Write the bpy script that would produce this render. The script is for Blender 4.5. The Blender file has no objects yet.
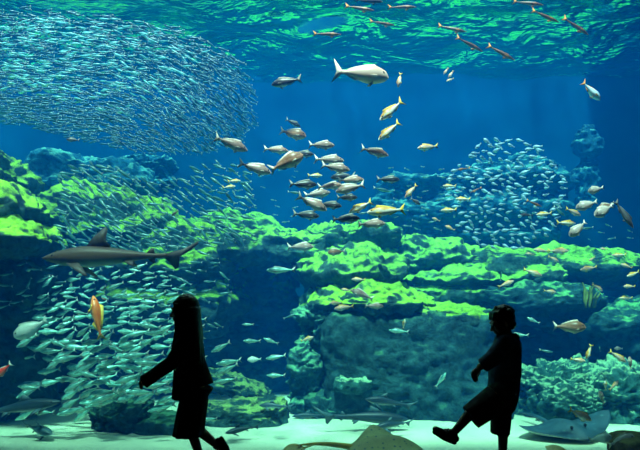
import bpy, bmesh, math, random
import numpy as np
from mathutils import Vector, Matrix, noise

random.seed(7)
rng = np.random.default_rng(7)
scene = bpy.context.scene
COL = scene.collection
PI = math.pi
R = math.radians

# ------------------------------------------------------------------ camera
F, CX, CY, EYE = 622.0, 320.0, 295.0, 1.2        # focal length in pixels, horizon row, eye height


def at(px, py, Y):
    """the point of the place that the photograph shows at pixel (px, py), Y metres in front of the camera"""
    return Vector(((px - CX) / F * Y, Y, EYE + (CY - py) / F * Y))


cam_data = bpy.data.cameras.new('camera')
cam_data.sensor_width = 36.0
cam_data.lens = 36.0 * F / 640.0
cam_data.shift_y = (CY - 225.0) / 640.0
cam_data.clip_end = 200
cam = bpy.data.objects.new('camera', cam_data)
COL.objects.link(cam)
cam.location = (0, 0, EYE)
cam.rotation_euler = (PI / 2, 0, 0)
scene.camera = cam

# ------------------------------------------------------------------ helpers


def link(o, parent=None):
    COL.objects.link(o)
    if parent is not None:
        o.parent = parent
    return o


def tag(o, label=None, cat=None, group=None, kind=None):
    if label: o['label'] = label
    if cat: o['category'] = cat
    if group: o['group'] = group
    if kind: o['kind'] = kind
    return o


def mesh_from(name, verts, faces, mats, smooth=True, fmat=None):
    me = bpy.data.meshes.new(name)
    me.from_pydata([tuple(v) for v in verts], [], faces)
    for m in (mats if isinstance(mats, (list, tuple)) else [mats]):
        me.materials.append(m)
    if fmat is not None:
        me.polygons.foreach_set('material_index', fmat)
    if smooth:
        me.polygons.foreach_set('use_smooth', [True] * len(me.polygons))
    me.update()
    return me


def mesh_obj(name, verts, faces, mats, parent=None, smooth=True, fmat=None):
    return link(bpy.data.objects.new(name, mesh_from(name, verts, faces, mats, smooth, fmat)), parent)


def box_obj(name, lo, hi, mat, parent=None):
    x0, y0, z0 = lo
    x1, y1, z1 = hi
    v = [(x0, y0, z0), (x1, y0, z0), (x1, y1, z0), (x0, y1, z0), (x0, y0, z1), (x1, y0, z1), (x1, y1, z1), (x0, y1, z1)]
    f = [(0, 3, 2, 1), (4, 5, 6, 7), (0, 1, 5, 4), (1, 2, 6, 5), (2, 3, 7, 6), (3, 0, 4, 7)]
    return mesh_obj(name, v, f, mat, parent, smooth=False)


def new_mat(name):
    m = bpy.data.materials.new(name)
    m.use_nodes = True
    nt = m.node_tree
    nt.nodes.clear()
    out = nt.nodes.new('ShaderNodeOutputMaterial')
    return m, nt, out


def N(nt, typ, **kw):
    n = nt.nodes.new(typ)
    for k, v in kw.items():
        if k in n.inputs:
            n.inputs[k].default_value = v
        else:
            setattr(n, k, v)
    return n


def ramp(nt, stops, interp='LINEAR'):
    n = nt.nodes.new('ShaderNodeValToRGB')
    cr = n.color_ramp
    cr.interpolation = interp
    while len(cr.elements) < len(stops):
        cr.elements.new(0.5)
    for e, (p, c) in zip(cr.elements, stops):
        e.position = p
        e.color = (*c, 1) if len(c) == 3 else c
    return n


def plain_mat(name, col, rough=0.7, noise_amt=0.25, scale=8.0, spec=0.3, bump=0.0):
    m, nt, out = new_mat(name)
    b = N(nt, 'ShaderNodeBsdfPrincipled')
    b.inputs['Roughness'].default_value = rough
    b.inputs['Specular IOR Level'].default_value = spec
    tc = N(nt, 'ShaderNodeTexCoord')
    nz = N(nt, 'ShaderNodeTexNoise', Scale=scale, Detail=4.0)
    nt.links.new(tc.outputs['Object'], nz.inputs['Vector'])
    dark = tuple(c * (1 - noise_amt) for c in col)
    lite = tuple(min(1, c * (1 + noise_amt)) for c in col)
    r = ramp(nt, [(0.3, dark), (0.7, lite)])
    nt.links.new(nz.outputs['Fac'], r.inputs['Fac'])
    nt.links.new(r.outputs['Color'], b.inputs['Base Color'])
    if bump:
        bp = N(nt, 'ShaderNodeBump', Strength=bump, Distance=0.02)
        nt.links.new(nz.outputs['Fac'], bp.inputs['Height'])
        nt.links.new(bp.outputs['Normal'], b.inputs['Normal'])
    nt.links.new(b.outputs['BSDF'], out.inputs['Surface'])
    return m


# ------------------------------------------------------------------ the place
GLASS_Y, BACK_Y, SURF_Z, SAND_Z = 4.75, 13.4, 5.85, -0.62
XW = 11.0                                            # half width of the tank

hall_mat = plain_mat('dark_hall_paint', (0.02, 0.022, 0.025), 0.8)
floor_mat = plain_mat('dark_hall_carpet', (0.03, 0.03, 0.034), 0.9, 0.3, 40)
steel_mat = plain_mat('blue_painted_tank_wall', (0.002, 0.045, 0.12), 0.95, 0.3, 1.2, 0.0)


def struct(o, kind='structure'):
    o['kind'] = kind
    return o


struct(box_obj('floor', (-8, -5, -0.2), (8, GLASS_Y - 0.04, 0.0), floor_mat))
struct(box_obj('ceiling', (-8, -5, 4.4), (8, GLASS_Y - 0.04, 4.6), hall_mat))
struct(box_obj('wall_left', (-8.2, -5, -0.2), (-8, GLASS_Y - 0.04, 4.6), hall_mat))
struct(box_obj('wall_right', (8, -5, -0.2), (8.2, GLASS_Y - 0.04, 4.6), hall_mat))
struct(box_obj('wall_rear', (-8.2, -5.2, -0.2), (8.2, -5, 4.6), hall_mat))
# the wall that holds the big acrylic pane: piers at both sides, a lintel above and a plinth below
struct(box_obj('wall_front', (-XW - 0.4, GLASS_Y - 0.03, 4.3), (XW + 0.4, GLASS_Y + 0.22, 5.95), hall_mat))
struct(box_obj('trim_1', (-XW - 0.4, GLASS_Y - 0.03, -0.9), (XW + 0.4, GLASS_Y + 0.22, -0.12), hall_mat))
struct(box_obj('trim_2', (-XW - 0.4, GLASS_Y - 0.03, -0.12), (-7.2, GLASS_Y + 0.22, 4.3), hall_mat))
struct(box_obj('trim_3', (7.2, GLASS_Y - 0.03, -0.12), (XW + 0.4, GLASS_Y + 0.22, 4.3), hall_mat))
# the tank
struct(box_obj('wall_back', (-XW - 0.4, BACK_Y, -1.2), (XW + 0.4, BACK_Y + 0.3, 7.2), steel_mat))
struct(box_obj('wall_west', (-XW - 0.4, GLASS_Y + 0.22, -1.2), (-XW, BACK_Y, 7.2), steel_mat))
struct(box_obj('wall_east', (XW, GLASS_Y + 0.22, -1.2), (XW + 0.4, BACK_Y, 7.2), steel_mat))

# acrylic pane
m, nt, out = new_mat('acrylic_pane')
fr = N(nt, 'ShaderNodeFresnel', IOR=1.12)
tr = N(nt, 'ShaderNodeBsdfTransparent')
gl = N(nt, 'ShaderNodeBsdfGlossy', Roughness=0.02)
mx = N(nt, 'ShaderNodeMixShader')
nt.links.new(fr.outputs['Fac'], mx.inputs['Fac'])
nt.links.new(tr.outputs['BSDF'], mx.inputs[1])
nt.links.new(gl.outputs['BSDF'], mx.inputs[2])
nt.links.new(mx.outputs['Shader'], out.inputs['Surface'])
pane = struct(box_obj('window_1', (-7.2, GLASS_Y, -0.12), (7.2, GLASS_Y + 0.12, 4.3), m))

# water body: absorbs red first, scatters blue
m, nt, out = new_mat('sea_water')
ab = N(nt, 'ShaderNodeVolumeAbsorption')
sc_ = N(nt, 'ShaderNodeVolumeScatter')
AB = W_ABS = (0.155, 0.030, 0.022)
SC = W_SCA = (0.00002, 0.0098, 0.044)


def vol(node, sig, absorb):
    d = max(sig) if not absorb else max(sig) * 1.0001
    node.inputs['Density'].default_value = d
    if absorb:      # Cycles absorbs density*(1-colour)
        node.inputs['Color'].default_value = (*[1 - s / d for s in sig], 1)
    else:
        node.inputs['Color'].default_value = (*[s / d for s in sig], 1)


vol(ab, W_ABS, True)
vol(sc_, W_SCA, False)
sc_.inputs['Anisotropy'].default_value = 0.0
ad = N(nt, 'ShaderNodeAddShader')
nt.links.new(ab.outputs['Volume'], ad.inputs[0])
nt.links.new(sc_.outputs['Volume'], ad.inputs[1])
nt.links.new(ad.outputs['Shader'], out.inputs['Volume'])
struct(box_obj('water', (-XW - 0.2, GLASS_Y + 0.125, -1.1), (XW + 0.2, BACK_Y + 0.15, SURF_Z - 0.32), m))

# the rippled surface, seen from below: a mirror at grazing angles, clear from straight below
m, nt, out = new_mat('rippled_water_surface')
tc = N(nt, 'ShaderNodeTexCoord')
mp = N(nt, 'ShaderNodeMapping')
mp.inputs['Scale'].default_value = (0.8, 1.0, 1.0)
n1 = N(nt, 'ShaderNodeTexNoise', Scale=1.05, Detail=4.0, Roughness=0.55, Distortion=0.25)
bp = N(nt, 'ShaderNodeBump', Strength=1.0, Distance=0.65)
fr = N(nt, 'ShaderNodeFresnel', IOR=1.33)
tr = N(nt, 'ShaderNodeBsdfTransparent')
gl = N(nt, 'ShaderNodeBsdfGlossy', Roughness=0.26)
gl.inputs['Color'].default_value = (0.22, 0.88, 0.5, 1)  # green put into the mirror colour to paint an emerald reflection
mx = N(nt, 'ShaderNodeMixShader')
L = nt.links.new
L(tc.outputs['Object'], mp.inputs['Vector'])
L(mp.outputs['Vector'], n1.inputs['Vector'])
L(n1.outputs['Fac'], bp.inputs['Height'])
L(bp.outputs['Normal'], gl.inputs['Normal'])
# bright and dim threads of daylight, painted as noise into the transparent colour
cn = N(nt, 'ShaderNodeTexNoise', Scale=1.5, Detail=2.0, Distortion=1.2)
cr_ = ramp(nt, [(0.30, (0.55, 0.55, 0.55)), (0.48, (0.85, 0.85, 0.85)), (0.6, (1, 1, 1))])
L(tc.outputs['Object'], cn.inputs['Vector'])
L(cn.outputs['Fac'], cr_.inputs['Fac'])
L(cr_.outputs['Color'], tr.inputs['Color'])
L(fr.outputs['Fac'], mx.inputs['Fac'])
L(tr.outputs['BSDF'], mx.inputs[1])
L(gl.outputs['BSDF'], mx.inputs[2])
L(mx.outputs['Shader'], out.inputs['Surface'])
# fine mesh with real low waves
nx, ny = 260, 110
vs, fs = [], []
for j in range(ny + 1):
    for i in range(nx + 1):
        x = -XW + 2 * XW * i / nx
        y = GLASS_Y + 0.22 + (BACK_Y - GLASS_Y - 0.22) * j / ny
        z = SURF_Z + 0.16 * noise.noise((x * 0.8, y * 1.0, 3.1)) + 0.07 * noise.noise((x * 1.9, y * 2.5, 9.0)) + 0.012 * noise.noise((x * 5.0, y * 5.6, 2.0))
        vs.append((x, y, z))
for j in range(ny):
    for i in range(nx):
        a = j * (nx + 1) + i
        fs.append((a, a + 1, a + nx + 2, a + nx + 1))
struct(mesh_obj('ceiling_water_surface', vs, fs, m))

# unseen slabs added overhead to shade the right side and near left sand
struct(box_obj('shade_slab_east', (5.7, GLASS_Y + 0.22, 6.6), (XW, BACK_Y, 6.75), hall_mat))
struct(box_obj('shade_slab_west', (-XW, GLASS_Y + 0.22, 6.6), (-1.2, 5.3, 6.75), hall_mat))

# ------------------------------------------------------------------ light: daylight falling through the open top of the tank
w = bpy.data.worlds.new('world')
scene.world = w
w.use_nodes = True
w.node_tree.nodes['Background'].inputs[0].default_value = (0.4, 0.7, 1.0, 1)
w.node_tree.nodes['Background'].inputs[1].default_value = 0.0
sun = bpy.data.lights.new('sun', 'SUN')
sun.energy = 13.2
sun.angle = R(7)
sun.color = (1.0, 1.0, 0.90)
so = link(bpy.data.objects.new('sun', sun))
so.rotation_euler = (R(22), R(-4), 0)
sky = bpy.data.lights.new('skylight', 'AREA')
sky.shape = 'RECTANGLE'
sky.size, sky.size_y = 14.0, BACK_Y - GLASS_Y - 0.6
sky.energy = 1100
sky.color = (0.9, 1.0, 0.9)
sk = link(bpy.data.objects.new('skylight', sky))
sk.location = (-3.4, (BACK_Y + GLASS_Y) / 2 + 0.2, 7.3)

scene.view_settings.view_transform = 'Standard'
scene.view_settings.look = 'None'
scene.view_settings.gamma = 1.0
scene.view_settings.use_curve_mapping = False
scene.view_settings.exposure = 0.0
cy = scene.cycles
cy.use_denoising = True
cy.max_bounces = 8
cy.diffuse_bounces = 2
cy.glossy_bounces = 3
cy.volume_bounces = 1
cy.transparent_max_bounces = 12
cy.sample_clamp_indirect = 6.0
cy.sample_clamp_direct = 12.0
# ------------------------------------------------------------------ sand and reef
m, nt, out = new_mat('white_sand')
b = N(nt, 'ShaderNodeBsdfPrincipled', Roughness=0.9)
b.inputs['Specular IOR Level'].default_value = 0.15
tc = N(nt, 'ShaderNodeTexCoord')
n1 = N(nt, 'ShaderNodeTexNoise', Scale=1.1, Detail=5.0, Roughness=0.6)
n2 = N(nt, 'ShaderNodeTexNoise', Scale=60.0, Detail=2.0)
r1 = ramp(nt, [(0.32, (0.50, 0.52, 0.42)), (0.68, (0.72, 0.74, 0.54))])
L = nt.links.new
L(tc.outputs['Object'], n1.inputs['Vector'])
L(tc.outputs['Object'], n2.inputs['Vector'])
L(n1.outputs['Fac'], r1.inputs['Fac'])
L(r1.outputs['Color'], b.inputs['Base Color'])
bp = N(nt, 'ShaderNodeBump', Strength=0.5, Distance=0.03)
L(n2.outputs['Fac'], bp.inputs['Height'])
L(bp.outputs['Normal'], b.inputs['Normal'])
L(b.outputs['BSDF'], out.inputs['Surface'])
vs, fs = [], []
nx, ny = 130, 60
def sand_z(x, y):
    return SAND_Z + 0.05 * noise.noise((x * 0.5, y * 0.6, 0.3)) + 0.018 * noise.noise((x * 1.6, y * 2.5, 5.3))
for j in range(ny + 1):
    for i in range(nx + 1):
        x = -XW + 2 * XW * i / nx
        y = GLASS_Y + 0.2 + (BACK_Y - GLASS_Y - 0.1) * j / ny
        vs.append((x, y, sand_z(x, y)))
for j in range(ny):
    for i in range(nx):
        a = j * (nx + 1) + i
        fs.append((a, a + 1, a + nx + 2, a + nx + 1))
struct(mesh_obj('floor_sand', vs, fs, m))


def rock_mat(name, stone, algae, cover, green_scale=3.4, stone2=None):
    """weathered artificial rock; filmy algae grows where the stone faces up"""
    m, nt, out = new_mat(name)
    L = nt.links.new
    b = N(nt, 'ShaderNodeBsdfPrincipled', Roughness=0.85)
    b.inputs['Specular IOR Level'].default_value = 0.05
    tc = N(nt, 'ShaderNodeTexCoord')
    geo = N(nt, 'ShaderNodeNewGeometry')
    sp = N(nt, 'ShaderNodeSeparateXYZ')
    L(geo.outputs['Normal'], sp.inputs[0])
    n1 = N(nt, 'ShaderNodeTexNoise', Scale=green_scale, Detail=6.0, Roughness=0.62)
    n2 = N(nt, 'ShaderNodeTexNoise', Scale=7.0, Detail=8.0, Roughness=0.72)
    vo = N(nt, 'ShaderNodeTexVoronoi', Scale=5.0)
    for q in (n1, n2, vo):
        L(tc.outputs['Object'], q.inputs['Vector'])
    st = ramp(nt, [(0.36, tuple(c * 0.4 for c in stone)), (0.52, stone), (0.68, stone2 or tuple(min(1, c * 1.5) for c in stone))])
    L(n2.outputs['Fac'], st.inputs['Fac'])
    al = ramp(nt, [(0.34, tuple(c * 0.25 for c in algae)), (0.46, tuple(c * 0.8 for c in algae)), (0.56, algae)])
    L(n2.outputs['Fac'], al.inputs['Fac'])
    ma = N(nt, 'ShaderNodeMath', operation='MULTIPLY_ADD')
    ma.inputs[1].default_value = 2.4
    ma.inputs[2].default_value = -1.2 + cover
    L(n1.outputs['Fac'], ma.inputs[0])
    ad = N(nt, 'ShaderNodeMath', operation='ADD')
    L(ma.outputs[0], ad.inputs[0])
    L(sp.outputs['Z'], ad.inputs[1])
    mr = N(nt, 'ShaderNodeMapRange')
    mr.inputs['From Min'].default_value = 0.42
    mr.inputs['From Max'].default_value = 0.75
    L(ad.outputs[0], mr.inputs['Value'])
    mx = N(nt, 'ShaderNodeMix', data_type='RGBA')
    L(mr.outputs['Result'], mx.inputs[0])
    L(st.outputs['Color'], mx.inputs[6])
    L(al.outputs['Color'], mx.inputs[7])
    L(mx.outputs[2], b.inputs['Base Color'])
    b1 = N(nt, 'ShaderNodeBump', Strength=1.0, Distance=0.14)
    L(n2.outputs['Fac'], b1.inputs['Height'])
    b2 = N(nt, 'ShaderNodeBump', Strength=0.5, Distance=0.07)
    L(vo.outputs['Distance'], b2.inputs['Height'])
    L(b1.outputs['Normal'], b2.inputs['Normal'])
    L(b2.outputs['Normal'], b.inputs['Normal'])
    L(b.outputs['BSDF'], out.inputs['Surface'])
    return m


LIME = rock_mat('lime_algae_rock', (0.05, 0.13, 0.12), (0.46, 0.92, 0.07), 0.12)
GREEN = rock_mat('green_algae_rock', (0.05, 0.14, 0.13), (0.38, 0.85, 0.10), 0.06)
TEAL = rock_mat('grey_teal_rock', (0.06, 0.19, 0.18), (0.22, 0.58, 0.32), -0.02)
PALE = rock_mat('pale_rubble_rock', (0.05, 0.18, 0.17), (0.40, 0.70, 0.42), -0.12)
FAINT = rock_mat('haze_tinted_far_rock', (0.012, 0.11, 0.20), (0.12, 0.42, 0.42), -0.12)  # distance haze is put into this rock colour, close to the water's blue
RIM = rock_mat('teal_rimmed_rock', (0.025, 0.10, 0.115), (0.20, 0.60, 0.22), -0.32)
OLIVE = rock_mat('olive_topped_rock', (0.03, 0.09, 0.09), (0.36, 0.52, 0.16), -0.27)
DARK = rock_mat('dark_rock', (0.03, 0.10, 0.11), (0.10, 0.30, 0.17), -0.15)

_ico = {}


def ico(sub):
    if sub not in _ico:
        bm = bmesh.new()
        bmesh.ops.create_icosphere(bm, subdivisions=sub, radius=1.0)
        _ico[sub] = ([v.co.copy() for v in bm.verts], [tuple(v.index for v in f.verts) for f in bm.faces])
        bm.free()
    return _ico[sub]


def rock(center, size, mat, seed, label, name='reef_rock', sub=6, p=3.2, rough=0.30, strata=0.10, fz=2.2, tilt=0.0, group=None, freq=1.0, lean=0.0, cat='rock'):
    """size = half extents.  A boxy boulder with ragged ledges; rough and strata are metres of relief"""
    base, faces = ico(sub)
    sx, sy, sz = size
    cx, cy_, cz = center
    off = Vector((seed * 3.17, seed * 1.31, seed * 2.7))
    vs = []
    rot = Matrix.Rotation(tilt, 3, 'Y')
    for d in base:
        k = (abs(d.x) ** p + abs(d.y) ** p + abs(d.z) ** p) ** (-1.0 / p)
        q = Vector((d.x * k * sx, d.y * k * sy, d.z * k * sz))
        q = rot @ q
        s = q * freq + off
        n = noise.fractal(s * 0.8, 0.9, 2.1, 3) * 1.0
        n2 = noise.ridged_multi_fractal(s * 1.9, 0.9, 2.2, 5, 1.0, 2.0) - 1.0
        c = noise.voronoi(s * 2.2)[0]
        n3 = noise.noise(s * 6) + 0.6 * noise.noise(s * 13) + 1.2 * (c[1] - c[0])
        nd = Vector((d.x / sx, d.y / sy, d.z / sz)).normalized()
        side = math.sqrt(max(0.0, 1 - nd.z * nd.z))
        st = math.sin((q.z + 0.22 * noise.noise(s * 0.7)) * fz * 2 * PI / 1.4 + seed)
        st = math.copysign(abs(st) ** 0.6, st)
        n4 = noise.ridged_multi_fractal(Vector((s.x * 4.0, s.y * 4.0, s.z * 8.0)), 0.9, 2.1, 4, 1.0, 2.0) - 1.0
        q = q + nd * (rough * (0.70 * n + 0.42 * n2 + 0.16 * n3) + min(0.05, rough * 0.25) * n4) + Vector((nd.x, nd.y, 0)) * (strata * st * side)
        q.x += lean * (q.z / max(sz, 0.1))
        vs.append((q.x, q.y, q.z))
    o = mesh_obj(name, vs, faces, mat)
    o.location = (cx, cy_, cz)
    tag(o, label, cat, group)
    return o


def prock(x0, x1, ytop, ybot, Y, depth, mat, seed, label, **kw):
    """a rock that spans the pixel box x0..x1, ytop..ybot at distance Y (its middle), depth metres thick"""
    a, c = at(x0, ytop, Y), at(x1, ybot, Y)
    hx, hz = (c.x - a.x) / 2, (a.z - c.z) / 2
    return rock(((a.x + c.x) / 2, Y + depth * 0.0, (a.z + c.z) / 2), (hx, depth / 2, hz), mat, seed, label, **kw)


# left foreground crag: three lime ledges over a dark face
prock(-110, 18, 150, 220, 9.6, 2.4, LIME, 1, 'bright lime topmost ledge of the crag at the left edge of the tank', rough=0.22)
prock(-120, 40, 184, 232, 9.0, 2.4, LIME, 2, 'bright lime middle ledge of the crag at the left edge of the tank', rough=0.2, tilt=R(6))
prock(-120, 56, 210, 250, 8.6, 2.0, LIME, 3, 'bright lime lowest ledge of the crag above the dark overhang at left', rough=0.2, tilt=R(8))
prock(-140, 46, 244, 440, 9.6, 2.0, DARK, 4, 'dark blue rock face beneath the lime crag at the left edge', rough=0.3)
# the long slope behind the shark
prock(40, 175, 196, 300, 11.2, 2.4, LIME, 5, 'lime topped slope behind the large shark and its small fish', rough=0.35, tilt=R(9))
prock(96, 240, 228, 330, 11.0, 2.2, LIME, 6, 'lime and dark slope right of the large shark dorsal fin', rough=0.35, tilt=R(7))
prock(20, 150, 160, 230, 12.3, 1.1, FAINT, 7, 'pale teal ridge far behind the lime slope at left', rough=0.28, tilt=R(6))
prock(150, 300, 220, 300, 11.9, 1.5, GREEN, 8, 'green ridge right of the shark tail with dark face', rough=0.3, tilt=R(4))
prock(30, 330, 286, 440, 12.1, 1.4, DARK, 9, 'broad dark blue rock wall behind the silver fish school', rough=0.25)
# middle terrace
prock(190, 330, 238, 262, 11.2, 2.0, GREEN, 10, 'flat green terrace behind the grey bream in the middle', rough=0.2, p=4)
prock(290, 400, 226, 275, 11.4, 1.8, GREEN, 11, 'green knoll below the crowd of bream in the middle', rough=0.28)
prock(302, 398, 252, 320, 10.5, 1.8, GREEN, 12, 'green capped block with dark face below the crowd of bream', rough=0.28)
prock(385, 470, 240, 300, 11.6, 1.6, GREEN, 13, 'green sloping block behind the central cliff top', rough=0.28, tilt=R(8))
# the cliff
prock(322, 424, 287, 318, 9.9, 1.8, LIME, 14, 'bright lime cap on the left end of the central cliff', rough=0.2, p=3)
prock(360, 488, 302, 326, 9.9, 1.6, LIME, 15, 'bright lime rim along the central cliff left of the boy head', rough=0.16, tilt=R(5), p=3)
prock(322, 500, 310, 440, 9.95, 1.9, DARK, 16, 'broad dark teal cliff face between the girl and the boy', rough=0.14, p=8, strata=0.015, freq=1.4)
prock(336, 372, 379, 388, 9.1, 0.5, PALE, 17, 'small pale green ledge on the cliff face above the swimming shark', rough=0.09, sub=5, strata=0.02, freq=2.4)
prock(294, 318, 338, 424, 9.7, 0.7, TEAL, 18, 'teal mottled pillar at the left foot of the central cliff', rough=0.22, strata=0.06, freq=2.0)
prock(300, 345, 300, 345, 9.9, 0.9, TEAL, 19, 'teal mottled overhang above the teal pillar', rough=0.26, strata=0.06, freq=1.8)
prock(313, 342, 398, 424, 9.4, 0.5, DARK, 20, 'small dark boulder at the foot of the central cliff', rough=0.16, strata=0.03, sub=5, freq=2.2)
prock(452, 486, 396, 416, 9.5, 0.5, TEAL, 21, 'low mottled boulder behind the boy raised knee', rough=0.16, strata=0.03, sub=5, freq=2.2)
# right hand ledges
prock(440, 660, 255, 282, 11.6, 2.0, GREEN, 22, 'long green ledge across the right side with many small fish over it', rough=0.22, p=4)
prock(400, 560, 268, 305, 11.0, 1.8, GREEN, 23, 'green broken ledge right of the cliff above the boy', rough=0.26)
prock(470, 600, 286, 330, 10.6, 1.6, RIM, 24, 'teal ledge behind the boy head sloping down to the right', rough=0.24, tilt=R(5))
prock(560, 720, 300, 350, 10.6, 1.8, RIM, 25, 'teal ledge at the right edge below the long green ledge', rough=0.22, tilt=R(-4))
prock(490, 840, 306, 440, 11.6, 2.2, DARK, 26, 'broad dark rock wall at the right behind the boy', rough=0.3, p=4)
# far rocks against the back wall
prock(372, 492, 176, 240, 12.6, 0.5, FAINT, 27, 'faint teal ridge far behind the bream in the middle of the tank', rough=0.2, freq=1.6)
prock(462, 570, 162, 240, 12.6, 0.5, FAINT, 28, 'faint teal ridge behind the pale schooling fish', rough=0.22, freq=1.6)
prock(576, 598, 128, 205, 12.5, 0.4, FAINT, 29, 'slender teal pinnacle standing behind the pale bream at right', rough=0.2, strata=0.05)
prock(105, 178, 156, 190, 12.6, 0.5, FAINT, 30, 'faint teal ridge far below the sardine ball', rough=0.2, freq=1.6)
# rubble on the sand
prock(520, 600, 362, 420, 9.6, 1.0, PALE, 31, 'pale pitted rubble mound right of the boy above the big ray', rough=0.30, freq=2.0, strata=0.05)
prock(575, 680, 368, 428, 9.2, 1.1, PALE, 32, 'pale pitted rubble mound at the right edge above the sand', rough=0.30, freq=2.0, strata=0.05)
prock(548, 592, 388, 425, 8.9, 0.7, PALE, 33, 'small pitted rubble heap just behind the big ray', rough=0.16, freq=2.2, strata=0.03)
prock(200, 272, 376, 398, 9.9, 0.7, OLIVE, 34, 'sloping lime topped rock behind the girl back', rough=0.16, tilt=R(17), strata=0.05)
prock(204, 284, 402, 428, 9.0, 0.9, OLIVE, 35, 'low dark boulder with a green top behind the girl skirt', rough=0.16, strata=0.05)
prock(92, 142, 402, 432, 8.5, 0.8, DARK, 36, 'dark round boulder on the sand left of the girl', rough=0.2, strata=0.03, freq=1.8)
prock(130, 200, 415, 438, 8.5, 0.8, DARK, 37, 'low dark boulder on the sand behind the girl skirt', rough=0.12, strata=0.03)
prock(612, 660, 434, 462, 6.6, 0.5, rock_mat('brown_rock', (0.20, 0.13, 0.06), (0.30, 0.24, 0.08), 0.0), 38, 'brown rock at the lower right corner near the glass', rough=0.06, strata=0.02, sub=4)

# a tuft of yellow green weed on the right hand rocks
weed_mat = plain_mat('yellow_green_weed', (0.13, 0.17, 0.03), 0.8, 0.3, 12)
root = bpy.data.objects.new('sea_weed', None)
link(root)
root.location = at(590, 308, 9.6)
tag(root, 'tuft of yellow green weed growing on the dark rocks at right', 'weed')
rw = np.random.default_rng(21)
for k in range(7):
    vs, fs = [], []
    n = 12
    lean, ph, hgt = rw.uniform(-0.10, 0.10), rw.uniform(0, 6), rw.uniform(0.22, 0.40)
    bx, by = rw.uniform(-0.06, 0.06), rw.uniform(-0.06, 0.06)
    for i in range(n):
        u = i / (n - 1)
        cx_ = bx + lean * u + 0.025 * math.sin(5 * u + ph)
        wd_ = 0.028 * math.sin(PI * (0.12 + 0.86 * u)) + 0.003
        for q, (dx, dy) in enumerate(((-1, 0), (0, 0.25), (1, 0), (0, -0.25))):
            vs.append((cx_ + dx * wd_, by + dy * wd_ + 0.03 * math.sin(4 * u + ph), hgt * u))
    for i in range(n - 1):
        for q in range(4):
            a, b = i * 4 + q, i * 4 + (q + 1) % 4
            fs.append((a, b, b + 4, a + 4))
    fs += [(3, 2, 1, 0), tuple((n - 1) * 4 + q for q in range(4))]
    mesh_obj('frond', vs, fs, weed_mat, root)
# ------------------------------------------------------------------ fish
def fish_mat(name, back, flank, belly, lo=-0.08, hi=0.08, rough=0.35, metal=0.0, spots=None, stripe=None, spec=0.5, nscale=9.0):
    """countershaded skin: belly colour below lo, back colour above hi (heights in body lengths)"""
    m, nt, out = new_mat(name)
    L = nt.links.new
    b = N(nt, 'ShaderNodeBsdfPrincipled', Roughness=rough, Metallic=metal)
    b.inputs['Specular IOR Level'].default_value = spec
    tc = N(nt, 'ShaderNodeTexCoord')
    sp = N(nt, 'ShaderNodeSeparateXYZ')
    L(tc.outputs['Object'], sp.inputs[0])
    nz = N(nt, 'ShaderNodeTexNoise', Scale=nscale, Detail=3.0)
    L(tc.outputs['Object'], nz.inputs['Vector'])
    ma = N(nt, 'ShaderNodeMath', operation='MULTIPLY_ADD')
    ma.inputs[1].default_value = (hi - lo) * 0.7
    ma.inputs[2].default_value = -(hi - lo) * 0.35
    L(nz.outputs['Fac'], ma.inputs[0])
    ad = N(nt, 'ShaderNodeMath', operation='ADD')
    L(ma.outputs[0], ad.inputs[0])
    L(sp.outputs['Z'], ad.inputs[1])
    mr = N(nt, 'ShaderNodeMapRange')
    mr.inputs['From Min'].default_value = lo
    mr.inputs['From Max'].default_value = hi
    L(ad.outputs[0], mr.inputs['Value'])
    stops = [(0.0, belly), (0.45, flank), (0.62, flank), (0.9, back)]
    if stripe:
        stops = [(0.0, belly), (0.42, belly), (0.50, stripe), (0.58, flank), (0.9, back)]
    r = ramp(nt, stops)
    L(mr.outputs['Result'], r.inputs['Fac'])
    col = r.outputs['Color']
    if spots:
        vo = N(nt, 'ShaderNodeTexVoronoi', Scale=spots[1])
        L(tc.outputs['Object'], vo.inputs['Vector'])
        rr = ramp(nt, [(0.24, (1, 1, 1)), (0.34, (0, 0, 0))])
        L(vo.outputs['Distance'], rr.inputs['Fac'])
        mx = N(nt, 'ShaderNodeMix', data_type='RGBA')
        mx.inputs[7].default_value = (*spots[0], 1)
        L(rr.outputs['Color'], mx.inputs[0])
        L(col, mx.inputs[6])
        col = mx.outputs[2]
    L(col, b.inputs['Base Color'])
    L(b.outputs['BSDF'], out.inputs['Surface'])
    return m


def fin_mat(name, col, rough=0.5):
    return plain_mat(name, col, rough, 0.25, 14.0, 0.3)


EYE_MAT = plain_mat('fish_eye_black', (0.01, 0.01, 0.012), 0.15, 0.1, 5, 0.6)


def interp(tab, t):
    for (a, va), (b, vb) in zip(tab, tab[1:]):
        if t <= b:
            u = (t - a) / (b - a)
            u = u * u * (3 - 2 * u) if False else u
            return va + (vb - va) * u
    return tab[-1][1]


def catmull(tab, t):
    xs = [p[0] for p in tab]
    k = 0
    while k < len(tab) - 2 and t > xs[k + 1]:
        k += 1
    p1, p2 = tab[k], tab[k + 1]
    p0 = tab[k - 1] if k > 0 else p1
    p3 = tab[k + 2] if k + 2 < len(tab) else p2
    h = p2[0] - p1[0]
    u = (t - p1[0]) / h
    m1 = (p2[1] - p0[1]) / max(1e-6, p2[0] - p0[0]) * h
    m2 = (p3[1] - p1[1]) / max(1e-6, p3[0] - p1[0]) * h
    return (2 * u**3 - 3 * u**2 + 1) * p1[1] + (u**3 - 2 * u**2 + u) * m1 + (-2 * u**3 + 3 * u**2) * p2[1] + (u**3 - u**2) * m2


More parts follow.
